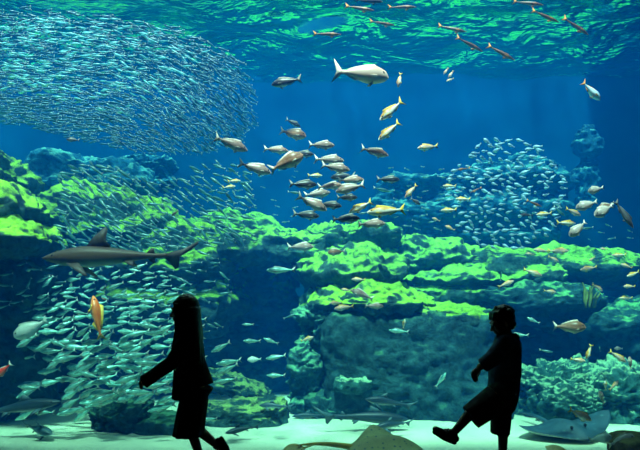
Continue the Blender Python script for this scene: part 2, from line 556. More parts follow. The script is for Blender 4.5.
class FB:
    """collects one fish body: lofted trunk plus thin solid fins"""

    def __init__(self):
        self.v, self.f, self.m = [], [], []

    def loft(self, up, dn, wd, x0, x1, rings, segs, mi=0, sharp=2.0):
        base = len(self.v)
        for i in range(rings):
            t = i / (rings - 1)
            t = t * t * (3 - 2 * t) * 0.4 + t * 0.6
            x = x0 + (x1 - x0) * t
            hu, hd, w = max(0.002, catmull(up, t)), min(-0.002, catmull(dn, t)), max(0.002, catmull(wd, t))
            c, hh = (hu + hd) / 2, (hu - hd) / 2
            for s in range(segs):
                a = 2 * PI * s / segs
                ca, sa = math.cos(a), math.sin(a)
                e = 2.0 / sharp
                self.v.append((x, w * math.copysign(abs(ca) ** e, ca), c + hh * math.copysign(abs(sa) ** e, sa)))
        for i in range(rings - 1):
            for s in range(segs):
                a, b = base + i * segs + s, base + i * segs + (s + 1) % segs
                self.f.append((a, b, b + segs, a + segs)); self.m.append(mi)
        self.f.append(tuple(base + s for s in range(segs))); self.m.append(mi)
        self.f.append(tuple(base + (rings - 1) * segs + s for s in reversed(range(segs)))); self.m.append(mi)

    def fin(self, pts, thick=0.006, mi=1, origin=(0, 0, 0), ax=(1, 0, 0), az=(0, 0, 1)):
        """a thin solid from an outline (local 2-D x,z); ax, az = the fin plane's axes"""
        base = len(self.v)
        ax, az, o = Vector(ax), Vector(az), Vector(origin)
        nrm = ax.cross(az).normalized()
        n = len(pts)
        cxp = sum(p[0] for p in pts) / n; czp = sum(p[1] for p in pts) / n
        for sgn in (-1, 1):
            for (x, z) in pts:
                self.v.append(tuple(o + ax * x + az * z + nrm * sgn * thick * 0.25))
            self.v.append(tuple(o + ax * cxp + az * czp + nrm * sgn * thick))
        for k in range(n):
            k2 = (k + 1) % n
            self.f.append((base + k, base + k2, base + n)); self.m.append(mi)
            self.f.append((base + n + 1 + k2, base + n + 1 + k, base + 2 * n + 1)); self.m.append(mi)
            self.f.append((base + k, base + n + 1 + k, base + n + 1 + k2, base + k2)); self.m.append(mi)

    def bend(self, amp, phase=0.0):
        out = []
        for (x, y, z) in self.v:
            u = 0.5 - x
            out.append((x, y + amp * (u ** 2) * math.sin(2.6 * u + phase), z))
        self.v = out

    def build(self, name, mats):
        return mesh_from(name, self.v, self.f, mats, True, self.m)


def fish_mesh(name, h, mats, belly=0.5, w=0.45, fork=0.17, tail=0.15, snout=0.5, rings=14, segs=12, bend=0.06, dorsal=0.05, peak=0.33, pect=True, lo=False):
    """h = body height over length, belly = share of the height below the axis"""
    fb = FB()
    H = h
    u, d = H * (1 - belly), -H * belly
    x0, x1 = 0.5, -0.5 + tail * 0.8
    up = [(0, 0.01), (0.05, u * snout * 0.75), (0.16, u * (0.5 + 0.42 * snout)), (peak, u), (0.62, u * 0.72), (0.85, u * 0.28), (1, 0.022 + H * 0.035)]
    dn = [(0, -0.012), (0.05, d * snout * 0.6), (0.16, d * (0.45 + 0.4 * snout)), (peak + 0.05, d), (0.62, d * 0.75), (0.85, d * 0.28), (1, -0.022 - H * 0.035)]
    wd = [(0, 0.008), (0.06, H * w * 0.38), (0.2, H * w * 0.8), (0.38, H * w), (0.65, H * w * 0.62), (0.88, H * w * 0.22), (1, 0.012)]
    fb.loft(up, dn, wd, x0, x1, rings, segs)
    # tail fin
    k = fork
    fb.fin([(x1 + 0.03, 0.02 + H * 0.03), (-0.5 - 0.01, k), (-0.5 + 0.015, k * 0.95 - 0.03), (-0.5 + tail * 0.52, 0.0), (-0.5 + 0.015, -k * 0.95 + 0.03), (-0.5 - 0.01, -k), (x1 + 0.03, -0.02 - H * 0.03)], 0.007)
    if not lo:
        L0 = x0 - x1
        tx = lambda t: x0 - L0 * (t * t * (3 - 2 * t) * 0.4 + t * 0.6)
        zu = lambda t: catmull(up, t) - 0.012
        zd = lambda t: catmull(dn, t) + 0.012
        fb.fin([(tx(.28), zu(.28)), (tx(.34), zu(.34) + dorsal * 1.15), (tx(.5), zu(.5) + dorsal), (tx(.68), zu(.68) + dorsal * .7), (tx(.83), zu(.83) + dorsal * .6), (tx(.82), zu(.82)), (tx(.55), zu(.55))], 0.006)
        fb.fin([(tx(.60), zd(.60)), (tx(.66), zd(.66) - dorsal), (tx(.85), zd(.85) - dorsal * .5), (tx(.84), zd(.84)), (tx(.7), zd(.7))], 0.006)
        for sg in (-1, 1):
            if pect:
                fb.fin([(0, 0), (-0.05, 0.022), (-0.17, 0.0), (-0.15, -0.03), (-0.04, -0.025)], 0.005, origin=(tx(.27), sg * catmull(wd, .27) * 0.93, d * 0.25), ax=(0.93, -sg * 0.35, 0.1), az=(0.05, 0.45 * sg, 0.9))
            fb.fin([(0, 0), (-0.03, 0.01), (-0.11, -0.055), (-0.05, -0.06)], 0.005, origin=(tx(.33), sg * H * w * 0.3, d * 0.85), ax=(1, 0, 0), az=(0, -sg * 0.35, 0.93))
    fb.bend(bend)
    me = fb.build(name, mats)
    me['eye'] = (0.5 - 0.115 * 1.0, catmull(wd, 0.13) * 0.86, u * 0.30, 0.012 + h * 0.035)
    return me


def orient(ang, yaw=0.0, roll=0.0):
    """ang: heading in the picture plane (0 = right, 90 = up); yaw: degrees turned towards the viewer"""
    a = R(ang)
    flip = math.cos(a) < 0
    hx = Vector((math.cos(a) * math.cos(R(yaw)), -math.sin(R(yaw)), math.sin(a) * math.cos(R(yaw))))
    ref = Vector((0, 0, 1))
    if abs(hx.z) > 0.9:
        ref = Vector((-1 if not flip else 1, 0, 0.3)).normalized() * (1 if hx.z > 0 else -1)
    yv = ref.cross(hx).normalized()
    zv = hx.cross(yv).normalized()
    M = Matrix((hx, yv, zv)).transposed()
    if roll:
        M = M @ Matrix.Rotation(R(roll), 3, 'X')
    return M


_eye_mesh = None


def eye_mesh():
    global _eye_mesh
    if _eye_mesh is None:
        bm = bmesh.new()
        bmesh.ops.create_uvsphere(bm, u_segments=10, v_segments=6, radius=1.0)
        _eye_mesh = bpy.data.meshes.new('eye')
        bm.to_mesh(_eye_mesh); bm.free()
        _eye_mesh.materials.append(EYE_MAT)
        _eye_mesh.polygons.foreach_set('use_smooth', [True] * len(_eye_mesh.polygons))
    return _eye_mesh


def put(name, me, px, py, length, ang, Y, label, cat='fish', group=None, yaw=0.0, roll=0.0, eyes=None):
    o = bpy.data.objects.new(name, me)
    link(o)
    S = length / F * Y
    M = orient(ang, yaw, roll).to_4x4() @ Matrix.Scale(S, 4)
    M.translation = at(px, py, Y)
    o.matrix_world = M
    tag(o, label, cat, group)
    if eyes is None:
        eyes = length >= 18
    if eyes and 'eye' in me:
        ex, ey, ez, er = me['eye']
        for sg in (-1, 1):
            e = link(bpy.data.objects.new('eye', eye_mesh()), o)
            e.location = (ex, sg * ey, ez)
            e.scale = (er, er * 0.5, er)
    return o


# ---- kinds
grey_fin = fin_mat('grey_fin', (0.25, 0.24, 0.22))
pale_fin = fin_mat('pale_fin', (0.75, 0.66, 0.58))
yellow_fin = fin_mat('yellow_fin', (0.85, 0.52, 0.06))
orange_fin = fin_mat('orange_fin', (0.75, 0.28, 0.05))
teal_fin = fin_mat('silver_teal_fin', (0.42, 0.50, 0.46))
dark_fin = fin_mat('dark_fin', (0.06, 0.06, 0.06))

SARD = fish_mat('sardine_skin', (0.006, 0.10, 0.15), (0.10, 0.46, 0.54), (0.45, 1.0, 1.0), -0.06, 0.08, 0.3, 0.0, spec=0.5)
JACK = fish_mat('silver_jack_skin', (0.03, 0.18, 0.18), (0.26, 0.64, 0.56), (0.7, 1.0, 0.85), -0.10, 0.10, 0.3, 0.2)
SMALLJ = fish_mat('small_jack_skin', (0.015, 0.07, 0.08), (0.05, 0.20, 0.20), (0.22, 0.52, 0.46), -0.09, 0.09, 0.35, 0.1)
SILVER = fish_mat('silver_bream_skin', (0.26, 0.13, 0.11), (0.42, 0.29, 0.27), (0.66, 0.60, 0.56), -0.14, 0.13, 0.35)
PINK = fish_mat('pink_bream_skin', (0.26, 0.10, 0.07), (0.48, 0.27, 0.22), (0.85, 0.75, 0.68), -0.13, 0.13, 0.35)
BROWN = fish_mat('brown_bream_skin', (0.22, 0.10, 0.06), (0.46, 0.24, 0.17), (0.85, 0.66, 0.5), -0.16, 0.10, 0.4)
DARKB = fish_mat('dark_bream_skin', (0.035, 0.035, 0.045), (0.09, 0.08, 0.09), (0.6, 0.62, 0.6), -0.14, 0.02, 0.4)
WHITE = fish_mat('white_bream_skin', (0.60, 0.36, 0.28), (0.80, 0.60, 0.52), (0.9, 0.62, 0.42), -0.14, 0.16, 0.35)
YELLOW = fish_mat('yellow_snapper_skin', (0.40, 0.18, 0.03), (0.72, 0.36, 0.08), (0.85, 0.78, 0.68), -0.05, 0.14, 0.35, stripe=(0.75, 0.42, 0.12))
SLEND = fish_mat('brown_slender_skin', (0.10, 0.04, 0.02), (0.18, 0.075, 0.035), (0.36, 0.22, 0.13), -0.06, 0.06, 0.4)
PALE = fish_mat('pale_schooling_skin', (0.10, 0.22, 0.34), (0.30, 0.48, 0.62), (0.6, 0.8, 0.85), -0.18, 0.18, 0.35)
PEACH = fish_mat('peach_fish_skin', (0.62, 0.28, 0.16), (0.72, 0.50, 0.40), (1, 0.95, 0.9), -0.09, 0.10, 0.35)
ORANGE = fish_mat('orange_fish_skin', (1.0, 0.13, 0.01), (1.0, 0.22, 0.03), (1.0, 0.55, 0.3), -0.12, 0.14, 0.4)
RED = fish_mat('red_fish_skin', (1.0, 0.02, 0.0), (1.0, 0.045, 0.005), (1.0, 0.2, 0.08), -0.12, 0.14, 0.4)
TREV = fish_mat('pale_trevally_skin', (0.45, 0.52, 0.44), (0.70, 0.76, 0.70), (0.85, 0.9, 0.85), -0.18, 0.2, 0.3)
BLUEP = fish_mat('blue_parrotfish_skin', (0.30, 0.42, 0.62), (0.50, 0.72, 0.85), (0.75, 0.9, 0.95), -0.1, 0.12, 0.4)

K = {}


def kind(key, h, skin, fin, variants=2, **kw):
    K[key] = [fish_mesh(key, h, [skin, fin], bend=b, **kw) for b in ((0.05, -0.07, 0.12)[:variants])]


kind('sardine', 0.205, SARD, teal_fin, 3, rings=7, segs=6, fork=0.09, tail=0.12, w=0.5, lo=True, belly=0.55)
kind('silver_jack', 0.235, JACK, teal_fin, 3, rings=11, segs=10, fork=0.13, tail=0.13, w=0.5, dorsal=0.03, belly=0.52)
kind('small_jack', 0.21, SMALLJ, teal_fin, 3, rings=8, segs=8, fork=0.11, tail=0.13, w=0.5, lo=True)
kind('silver_bream', 0.31, SILVER, pale_fin, 2, belly=0.48)
kind('pink_bream', 0.29, PINK, pale_fin, 2, belly=0.48)
kind('brown_bream', 0.40, BROWN, pale_fin, 1, belly=0.48, snout=0.62)
kind('dark_bream', 0.30, DARKB, grey_fin, 2, belly=0.48)
kind('white_bream', 0.33, WHITE, pale_fin, 1, belly=0.45, snout=0.7, rings=22, segs=18, fork=0.22, tail=0.17, dorsal=0.035)
kind('yellow_snapper', 0.26, YELLOW, yellow_fin, 2)
kind('slender_fish', 0.125, SLEND, orange_fin, 2, fork=0.11, tail=0.13, w=0.6, dorsal=0.02, snout=0.35)
kind('pale_oval_fish', 0.38, PALE, teal_fin, 2, rings=9, segs=8, fork=0.12, tail=0.12, lo=True, w=0.4, snout=0.6)
kind('peach_fish', 0.27, PEACH, yellow_fin, 2, fork=0.13)
kind('deep_bream', 0.44, fish_mat('silver_orange_skin', (0.32, 0.24, 0.22), (0.44, 0.36, 0.35), (0.70, 0.46, 0.3), -0.2, 0.2, 0.35), pale_fin, 2, fork=0.14, tail=0.14, w=0.38, snout=0.7)
kind('orange_fish', 0.21, ORANGE, yellow_fin, 1, w=0.62, fork=0.12, rings=20, segs=16, dorsal=0.07)
kind('red_fish', 0.34, RED, pale_fin, 1)
kind('trevally', 0.42, TREV, teal_fin, 1, fork=0.15, tail=0.14, rings=20, segs=16, snout=0.72, w=0.36)
kind('parrotfish', 0.30, BLUEP, orange_fin, 1, w=0.55)
kind('dark_slender', 0.17, DARKB, dark_fin, 1, fork=0.10)

NAMES = {'silver_bream': 'silver_bream', 'pink_bream': 'pink_bream', 'dark_bream': 'dark_bream', 'brown_bream': 'brown_bream', 'white_bream': 'white_bream'}
S = [  # kind, x, y, length, heading, distance, label
 # slender fish just under the surface
 ('slender_fish', 327, 34, 28, -4, 7.4, 'slender brown fish lowest left of those under the rippled surface, above the white bream tail'),
 ('slender_fish', 359.5, 8.5, 30, -13, 7.6, 'dark slender fish with orange tail at the surface, above the big white bream'),
 ('slender_fish', 402, 7, 28, -4, 7.8, 'slender brown fish with pale tail near the top edge, right of the dark one'),
 ('slender_fish', 382, 23.5, 26, -5, 8.0, 'slender greenish fish swimming level between the surface fish and the white bream'),
 ('dark_slender', 369, 0.5, 28, -3, 7.4, 'dark slender fish cut by the top edge of the photo'),
 ('slender_fish', 452, 29, 29, -16, 8.0, 'slender brown fish first of three in the slanting row at upper right'),
 ('slender_fish', 469.5, 44, 31, -24, 7.8, 'slender fish with orange tail second of three in the slanting row at upper right'),
 ('slender_fish', 501, 53, 31, -32, 7.6, 'slender rust fish lowest of three in the slanting row at upper right'),
 ('slender_fish', 528, 3, 30, -12, 7.8, 'slender rust fish touching the top edge at right'),
 ('slender_fish', 545, 16.5, 30, -22, 7.6, 'slender dark rust fish below the one at the top edge at right'),
 ('slender_fish', 576, 26, 31, -33, 7.5, 'slender orange brown fish diving steeply, rightmost under the surface'),
 # upper middle
 ('white_bream', 361, 74, 56, -6, 6.6, 'large white bream with a pink sheen alone beneath the rippled surface'),
 ('dark_bream', 286.5, 82, 31, 189, 7.2, 'dark bream with pale tail facing left near the sardine ball'),
 ('peach_fish', 399.5, 80, 15, 260, 7.5, 'small white fish diving head down right of the large white bream'),
 ('peach_fish', 446, 71, 8, 235, 9.0, 'tiny white fish, leftmost of three beneath the surface right of the white bream'),
 ('peach_fish', 451, 74, 9, 235, 9.0, 'tiny white fish, upper right of three beneath the surface right of the white bream'),
 ('peach_fish', 450, 80, 9, 205, 9.0, 'tiny white fish, lowest of three beneath the surface right of the white bream'),
 ('yellow_snapper', 391.5, 110, 32, 222, 7.0, 'yellow backed white fish slanting down, upper of the pair under the white bream'),
 ('yellow_snapper', 389, 131, 28, 221, 7.0, 'yellow backed white fish slanting down, lower of the pair under the white bream'),
 ('peach_fish', 428, 147, 23, 190, 7.4, 'peach backed fish facing left alone right of the slanting yellow pair'),
 ('parrotfish', 591.5, 91, 26, -44, 7.0, 'blue and white fish with orange tail diving at upper right'),
 ('dark_bream', 293, 123, 16, -25, 8.0, 'small dark fish with white shoulder, topmost above the bream crowd'),
 ('brown_bream', 293, 133.5, 27, -14, 7.4, 'dark brown backed bream second from the top of the crowd') ,
 # the crowd of bream
 ('silver_bream', 231, 144, 35, -20, 6.8, 'silver pink bream just below the sardine ball, leftmost of the crowd'),
 ('silver_bream', 255, 168, 34, -16, 6.9, 'silver bream with white tail behind the large brown bream'),
 ('pink_bream', 276, 150, 25, -5, 7.4, 'slim grey brown fish just above the large brown bream'),
 ('brown_bream', 286.5, 162.5, 37, 24, 6.6, 'large brown grey bream swimming upward with yellow belly fin'),
 ('dark_bream', 303, 154, 22, -5, 7.6, 'dark fish half hidden by the head of the large brown bream'),
 ('silver_bream', 321.5, 145, 26, -3, 7.0, 'white and pink bream alone above the twin silver bream'),
 ('silver_bream', 329, 160, 30, -3, 7.2, 'silver bream with dark tail edge, upper of the overlapping twins'),
 ('silver_bream', 335.5, 167.5, 29, -11, 6.9, 'silver bream, lower of the overlapping twins'),
 ('pink_bream', 374.5, 152, 29, -13, 7.0, 'pink grey bream alone right of the crowd, below the yellow pair'),
 ('yellow_snapper', 315, 175.5, 15, 2, 7.8, 'small yellow striped fish level under the silver twins'),
 ('dark_bream', 303, 184.5, 28, 0, 7.0, 'black backed bream level at the left of the crowd, below the brown bream'),
 ('pink_bream', 330, 186, 25, 3, 7.2, 'silver orange bream in the middle of the crowd, right of the black backed one'),
 ('dark_bream', 343, 176.5, 25, 184, 7.6, 'dark fish facing left above the grey orange bream'),
 ('pink_bream', 351, 180, 26, 2, 7.3, 'grey orange bream at the right of the crowd, above the mottled white fish'),
 ('silver_bream', 350, 188, 30, 193, 6.8, 'mottled white fish facing left in the crowd with raised tail'),
 ('dark_bream', 347, 197.5, 21, -2, 7.1, 'dark rounded fish directly under the mottled white fish'),
 ('silver_bream', 317, 194, 27, 8, 7.5, 'grey silver bream partly behind the slanting pink one'),
 ('silver_bream', 312, 203, 33, -26, 6.8, 'pink silver bream slanting down with yellow tail'),
 ('dark_bream', 330, 205, 24, -8, 7.0, 'dark round bodied fish at the nose of the slanting pink bream'),
 ('dark_bream', 306, 215, 27, -7, 7.3, 'dark fish with yellow tail lowest at the left of the crowd'),
 ('small_jack', 294, 192.5, 13, -8, 7.8, 'small teal fish under the black backed bream at the left of the crowd'),
 ('small_jack', 364, 213, 10, 190, 7.6, 'small teal fish between the yellow fish and the long silver yellow fish'),
 ('dark_bream', 388, 179.5, 23, -2, 7.4, 'dark fish with orange flank right of the crowd'),
 ('small_jack', 381, 189.5, 17, -10, 8.2, 'faint small fish under the dark orange flanked one'),
 ('yellow_snapper', 360.5, 207, 26, 207, 6.9, 'yellow orange fish slanting down to the left in the crowd'),
 ('yellow_snapper', 386, 211, 38, 185, 6.7, 'long silver yellow fish facing left with forked yellow tail'),
 ('dark_bream', 346, 219, 28, 1, 7.0, 'dark backed bream at the bottom of the crowd, with white tail'),
 ('silver_bream', 371.5, 224, 28, 2, 7.0, 'brown silver bream lowest right of the crowd'),
 ('peach_fish', 411, 191, 18, 228, 7.2, 'thin white and yellow fish slanting down right of the crowd'),
 ('dark_bream', 415.5, 201.5, 12, -32, 7.6, 'small dark yellow fish under the thin slanting white one'),
 ('yellow_snapper', 449, 210, 16, 183, 7.4, 'small yellow and white fish facing left, left of the pale school'),
 ('yellow_snapper', 449.5, 186, 13, 178, 8.0, 'small orange brown fish level at the left of the pale school'),
 ('yellow_snapper', 463, 199, 15, 178, 7.8, 'small yellowish fish at the left border of the pale school'),
 ('slender_fish', 463, 169, 15, 188, 7.8, 'small slim orange fish above the left end of the pale school'),
 ('peach_fish', 450, 228, 11, 155, 7.4, 'small white fish with yellow tail under the pale school left end'),
 ('peach_fish', 436, 219.5, 9, 160, 8.2, 'tiny pale fish in open water left below the pale school'),
 ('small_jack', 407, 226, 9, 175, 8.6, 'tiny teal fish in open water right of the lowest bream'),
 ('silver_bream', 300.5, 247, 27, 0, 8.2, 'grey bream level in front of the green terrace'),
 ('silver_jack', 281, 270, 29, 181, 7.4, 'silver white bream facing left alone beneath the green terrace'),
 ('brown_bream', 336.5, 252, 18, 185, 8.0, 'brown and grey fish in front of the green knoll'),
 ('peach_fish', 358.5, 279.5, 14, 178, 8.2, 'small white yellow fish above the lime cliff cap'),
 ('peach_fish', 346, 290, 10, 170, 8.0, 'small white fish at the nose of the violet grey fish on the cliff cap'),
 ('silver_bream', 362, 294.5, 25, 158, 7.8, 'violet grey fish over the left end of the lime cliff cap'),
 ('peach_fish', 336, 303, 14, 182, 7.8, 'small pale fish upper left at the edge of the lime cliff cap'),
 ('peach_fish', 344, 307.5, 20, 188, 7.6, 'pale fish with yellow tail over the left end of the cliff face'),
 ('silver_bream', 374, 306, 19, -2, 7.8, 'pale silver fish level on the lime cliff cap'),
 ('silver_jack', 399, 331, 20, 175, 8.2, 'blue fish facing left in front of the cliff face'),
 ('yellow_snapper', 404, 324, 10, 80, 8.0, 'tiny yellow fish upright above the blue fish on the cliff face'),
 ('silver_jack', 441, 380, 18, 55, 8.2, 'pale fish swimming steeply upward before the cliff, left of the boy hand'),
 ('peach_fish', 307, 339, 14, 18, 8.0, 'small pink white fish left of the teal pillar'),
 # right hand side
 ('deep_bream', 596, 189.5, 17, 195, 7.4, 'silver fish with orange belly, topmost of the right hand bream'),
 ('deep_bream', 586.5, 205, 21, 197, 7.2, 'round silver bream facing left, second from top at right'),
 ('deep_bream', 604, 210.5, 24, 208, 7.1, 'round silver bream slanting left, in front of another bream at right'),
 ('brown_bream', 606, 206.5, 19, 196, 7.6, 'brown bream mostly hidden behind the slanting silver bream at right'),
 ('dark_slender', 624, 214, 33, -62, 7.0, 'black slim fish diving near the right edge'),
 ('deep_bream', 577.5, 229, 22, 222, 7.0, 'round silver bream with orange face pointing down, lowest of the right hand bream'),
 ('peach_fish', 573, 212, 18, -22, 7.6, 'pale fish with yellow tail pointing right, left of the round bream'),
 ('yellow_snapper', 566, 223, 20, -2, 7.6, 'yellowish fish level left of the lowest round bream'),
 ('small_jack', 588, 228, 12, 188, 7.4, 'small teal fish with yellow tail behind the lowest round bream'),
 ('small_jack', 559, 211, 15, -40, 8.0, 'slim teal fish diving at the right border of the pale school'),
 ('slender_fish', 534, 203.5, 18, -20, 7.4, 'thin orange fish slanting in the lower right of the pale school'),
 ('dark_slender', 526.5, 215, 14, 178, 7.4, 'small dark fish with yellow tail under the pale school'),
 ('slender_fish', 476, 190, 13, 205, 7.6, 'thin orange fish slanting in the left of the pale school'),
 ('yellow_snapper', 544, 214, 16, 186, 7.6, 'pale fish with dark back at the right foot of the pale school'),
 ('peach_fish', 558, 251, 22, 0, 8.2, 'pink white fish level on the long green ledge, right of a smaller one'),
 ('peach_fish', 541, 250.5, 15, 175, 8.3, 'smaller pink fish nose to tail with the pink white fish on the ledge'),
 ('peach_fish', 530, 254, 9, 172, 8.6, 'tiny pale fish left of the pink fish on the green ledge'),
 ('peach_fish', 553.5, 259, 13, -26, 8.2, 'small pale fish slanting down beneath the pink white fish'),
 ('peach_fish', 532.5, 272.5, 19, -20, 8.0, 'pale orange fish slanting down in front of the green ledge'),
 ('peach_fish', 506, 284, 17, 22, 8.0, 'pale fish slanting up in front of the green ledge, above the boy head'),
 ('small_jack', 501, 276, 10, 85, 8.4, 'tiny upright pale fish above the slanting pale fish near the boy head'),
 ('peach_fish', 550, 291.5, 13, -8, 8.2, 'small pale fish with orange tail below the green ledge'),
 ('peach_fish', 589, 268.5, 19, 190, 7.8, 'plump pale fish with orange tail facing left under the ledge'),
 ('peach_fish', 597.5, 287.5, 14, -32, 8.0, 'small white fish slanting down above the yellow green weed'),
 ('peach_fish', 604, 249, 8, 178, 8.4, 'tiny pale fish just over the right part of the green ledge'),
 ('yellow_snapper', 619, 255, 14, 183, 8.0, 'small white fish with yellow tail at the right end of the ledge'),
 ('peach_fish', 626.5, 266, 12, 160, 8.0, 'small pinkish fish under the ledge near the right edge'),
 ('yellow_snapper', 633, 274, 15, 200, 7.8, 'small white fish slanting left, second of four near the right edge'),
 ('peach_fish', 629.5, 286.5, 13, 180, 7.9, 'small bluish white fish, third of four near the right edge'),
 ('yellow_snapper', 626, 298, 13, 180, 7.9, 'small white fish lowest of four near the right edge'),
 ('peach_fish', 592, 259, 8, 215, 8.4, 'tiny pale fish on the ledge above the plump pale fish'),
 ('brown_bream', 569.5, 327, 31, -2, 7.2, 'brown and orange bream alone in front of the dark right wall'),
 ('yellow_snapper', 589, 352, 16, 252, 7.4, 'yellow silver fish diving steeply right of the boy'),
 ('peach_fish', 578, 360, 15, -8, 7.6, 'small pale fish level left of the steep yellow silver one'),
 ('peach_fish', 617.5, 356.5, 20, -35, 7.4, 'white fish slanting down above the pale rubble at right'),
 ('deep_bream', 618.5, 348.5, 8, 180, 8.2, 'tiny pale oval fish above the slanting white fish at right'),
 ('small_jack', 600, 349, 6, 100, 8.2, 'tiny pale upright fish between the steep yellow fish and the oval one'),
 ('pink_bream', 630, 363, 14, 100, 7.6, 'small pink fish upright near the right edge above the rubble'),
 ('yellow_snapper', 605.5, 385.5, 11, 100, 7.6, 'tiny yellow fish upright on the pale rubble'),
 ('peach_fish', 614, 385.5, 14, 42, 7.5, 'small pale fish slanting up beside the tiny yellow one on the rubble'),
 ('silver_bream', 602, 397.5, 16, 118, 7.2, 'violet white fish swimming up over the rubble'),
 ('peach_fish', 580.5, 415, 29, -27, 6.8, 'orange and white fish slanting down over the big ray'),
 ('trevally', 600, 438.5, 23, 8, 6.6, 'round pale fish near the bottom, left of the upward silver one'),
 ('deep_bream', 621.5, 441, 27, 22, 6.5, 'silver fish with orange back swimming up at the lower right corner'),
 ('silver_jack', 519, 335, 19, 178, 7.4, 'pale blue fish half hidden behind the boy collar'),
 ('silver_jack', 533.5, 320.5, 14, 155, 7.8, 'small pale fish right of the boy hair'),
 ('small_jack', 546, 351, 13, -10, 7.8, 'thin pale fish right of the boy shoulder'),
 # left
 ('orange_fish', 97.5, 318, 48, 106, 7.7, 'orange fish with yellow tail swimming straight up before the silver jacks'),
 ('trevally', 31, 328.5, 37, 208, 7.6, 'large pale oval fish slanting down left of the silver jacks'),
 ('red_fish', 3, 370.5, 22, 222, 7.8, 'bright red orange fish cut by the left edge'),
 ('silver_jack', 29.5, 387.5, 22, 178, 7.4, 'teal fish with forked tail facing left above the shark at lower left'),
 ('dark_bream', 73, 140, 13, 178, 7.6, 'small dark reddish fish under the sardine ball at left'),
 ('dark_bream', 175, 213, 9, 220, 7.4, 'tiny black fish above the tail of the large shark'),
 ('yellow_snapper', 234, 181, 13, 4, 7.8, 'small yellow striped fish, upper of two left of the bream crowd'),
 ('yellow_snapper', 229, 187, 13, 8, 7.8, 'small yellow striped fish, lower of two left of the bream crowd'),
 ('small_jack', 289, 316.5, 12, 22, 8.4, 'slim teal fish left of the teal overhang'),
 ('silver_jack', 248, 324.5, 12, 180, 7.8, 'small silver jack alone right of the girl, topmost of the loose few'),
 ('silver_jack', 252, 341, 18, 178, 7.7, 'silver jack level right of the girl shoulder, left of a similar one'),
 ('silver_jack', 271, 341, 16, 160, 7.8, 'silver jack tilted nose up, right of the level one beside the girl'),
 ('silver_jack', 276, 357, 21, 190, 7.6, 'silver jack facing left above the lowest loose one right of the girl'),
 ('silver_jack', 276, 375.5, 19, 180, 7.6, 'silver jack lowest of the loose few, above the lime rock'),
 ('trevally', 254.5, 359.5, 14, 182, 8.6, 'dim oval fish between the loose silver jacks right of the girl'),
 ('silver_jack', 221, 347, 22, 208, 7.5, 'silver jack slanting down just right of the girl hair'),
 ('silver_jack', 229, 362, 26, 188, 7.5, 'silver jack topmost of the three stacked behind the girl back'),
 ('silver_jack', 227, 369, 26, 204, 7.4, 'silver jack middle of the three stacked behind the girl back'),
 ('silver_jack', 225, 380.5, 25, 190, 7.4, 'silver jack lowest of the three stacked behind the girl back'),
 ('silver_jack', 210, 419, 15, 182, 7.6, 'silver jack behind the girl skirt close to the sand'),
 ('small_jack', 212.5, 326, 12, 155, 7.8, 'slim silver fish, lower of a pair right of the girl head'),
 ('small_jack', 218.5, 325, 11, 152, 7.9, 'slim silver fish, upper of a pair right of the girl head'),
 ('small_jack', 205, 331.5, 10, 184, 7.8, 'slim silver fish touching the girl hair'),
]
for i, (k, x, y, ln, ang, Y, lab) in enumerate(S):
    v = K[k]
    put(NAMES.get(k, k), v[i % len(v)], x, y, ln, ang, Y, lab, yaw=rng.uniform(-14, 14))

# ---- schools: things nothing tells apart share a label
def school(name, key, pts, label, group, cat='fish'):
    for i, (x, y, ln, ang, Y, yaw) in enumerate(pts):
        v = K[key]
        put(name, v[i % len(v)], x, y, ln, ang, Y, label, cat, group, yaw=yaw, eyes=False)


def scatter(n, inside, dens_min, seed, size):
    """n picture points inside a region with a soft minimum spacing"""
    r = np.random.default_rng(seed)
    pts = []
    x0, x1, y0, y1 = size
    tries = 0
    while len(pts) < n and tries < 60000:
        tries += 1
        x, y = r.uniform(x0, x1), r.uniform(y0, y1)
        if not inside(x, y):
            continue
        dm = dens_min * (1 if tries < 20000 else 0.6)
        if any(abs(x - a) < dm * 1.6 and abs(y - b) < dm * 0.6 for a, b in pts):
            continue
        pts.append((x, y))
    return pts


# the silver jacks below the shark
def in_low(x, y):
    a = ((x - 126) / 62) ** 2 + ((y - 368) / 48) ** 2 < 1
    b = ((x - 122) / 90) ** 2 + ((y - 324) / 62) ** 2 < 1
    return (a or b or (rng.random() < 0.08)) and 26 < x < 196
pts = []
for (x, y) in scatter(235, in_low, 6.6, 11, (24, 208, 266, 414)):
    ln = 13 + 13 * min(1, max(0, (y - 285) / 75)) + rng.uniform(-3.5, 4.5)
    pts.append((x, y, ln, 186 + rng.normal(4, 14), rng.uniform(7.5, 9.0), rng.normal(0, 20)))
school('silver_jack', 'silver_jack', pts, 'silver teal jack in the dense school beneath the large shark, heading left', 'silver jacks schooling beneath the large shark')
# the small jacks over the lime slope
def in_high(x, y):
    u = (x - 60) / 190
    return 0 < u < 1 and 172 + 10 * math.sin(x * 0.05) < y < 262 - 20 * u and y > 150 + 0.0 * x and (x < 175 or rng.random() < 0.5)
pts = []
for (x, y) in scatter(290, in_high, 4.8, 12, (60, 250, 150, 262)):
    pts.append((x, y, rng.uniform(10, 17), 152 + rng.normal(0, 14), rng.uniform(8.0, 9.4), rng.normal(0, 22)))
school('small_jack', 'small_jack', pts, 'small teal jack in the school slanting over the lime slope behind the shark', 'small jacks over the lime slope')
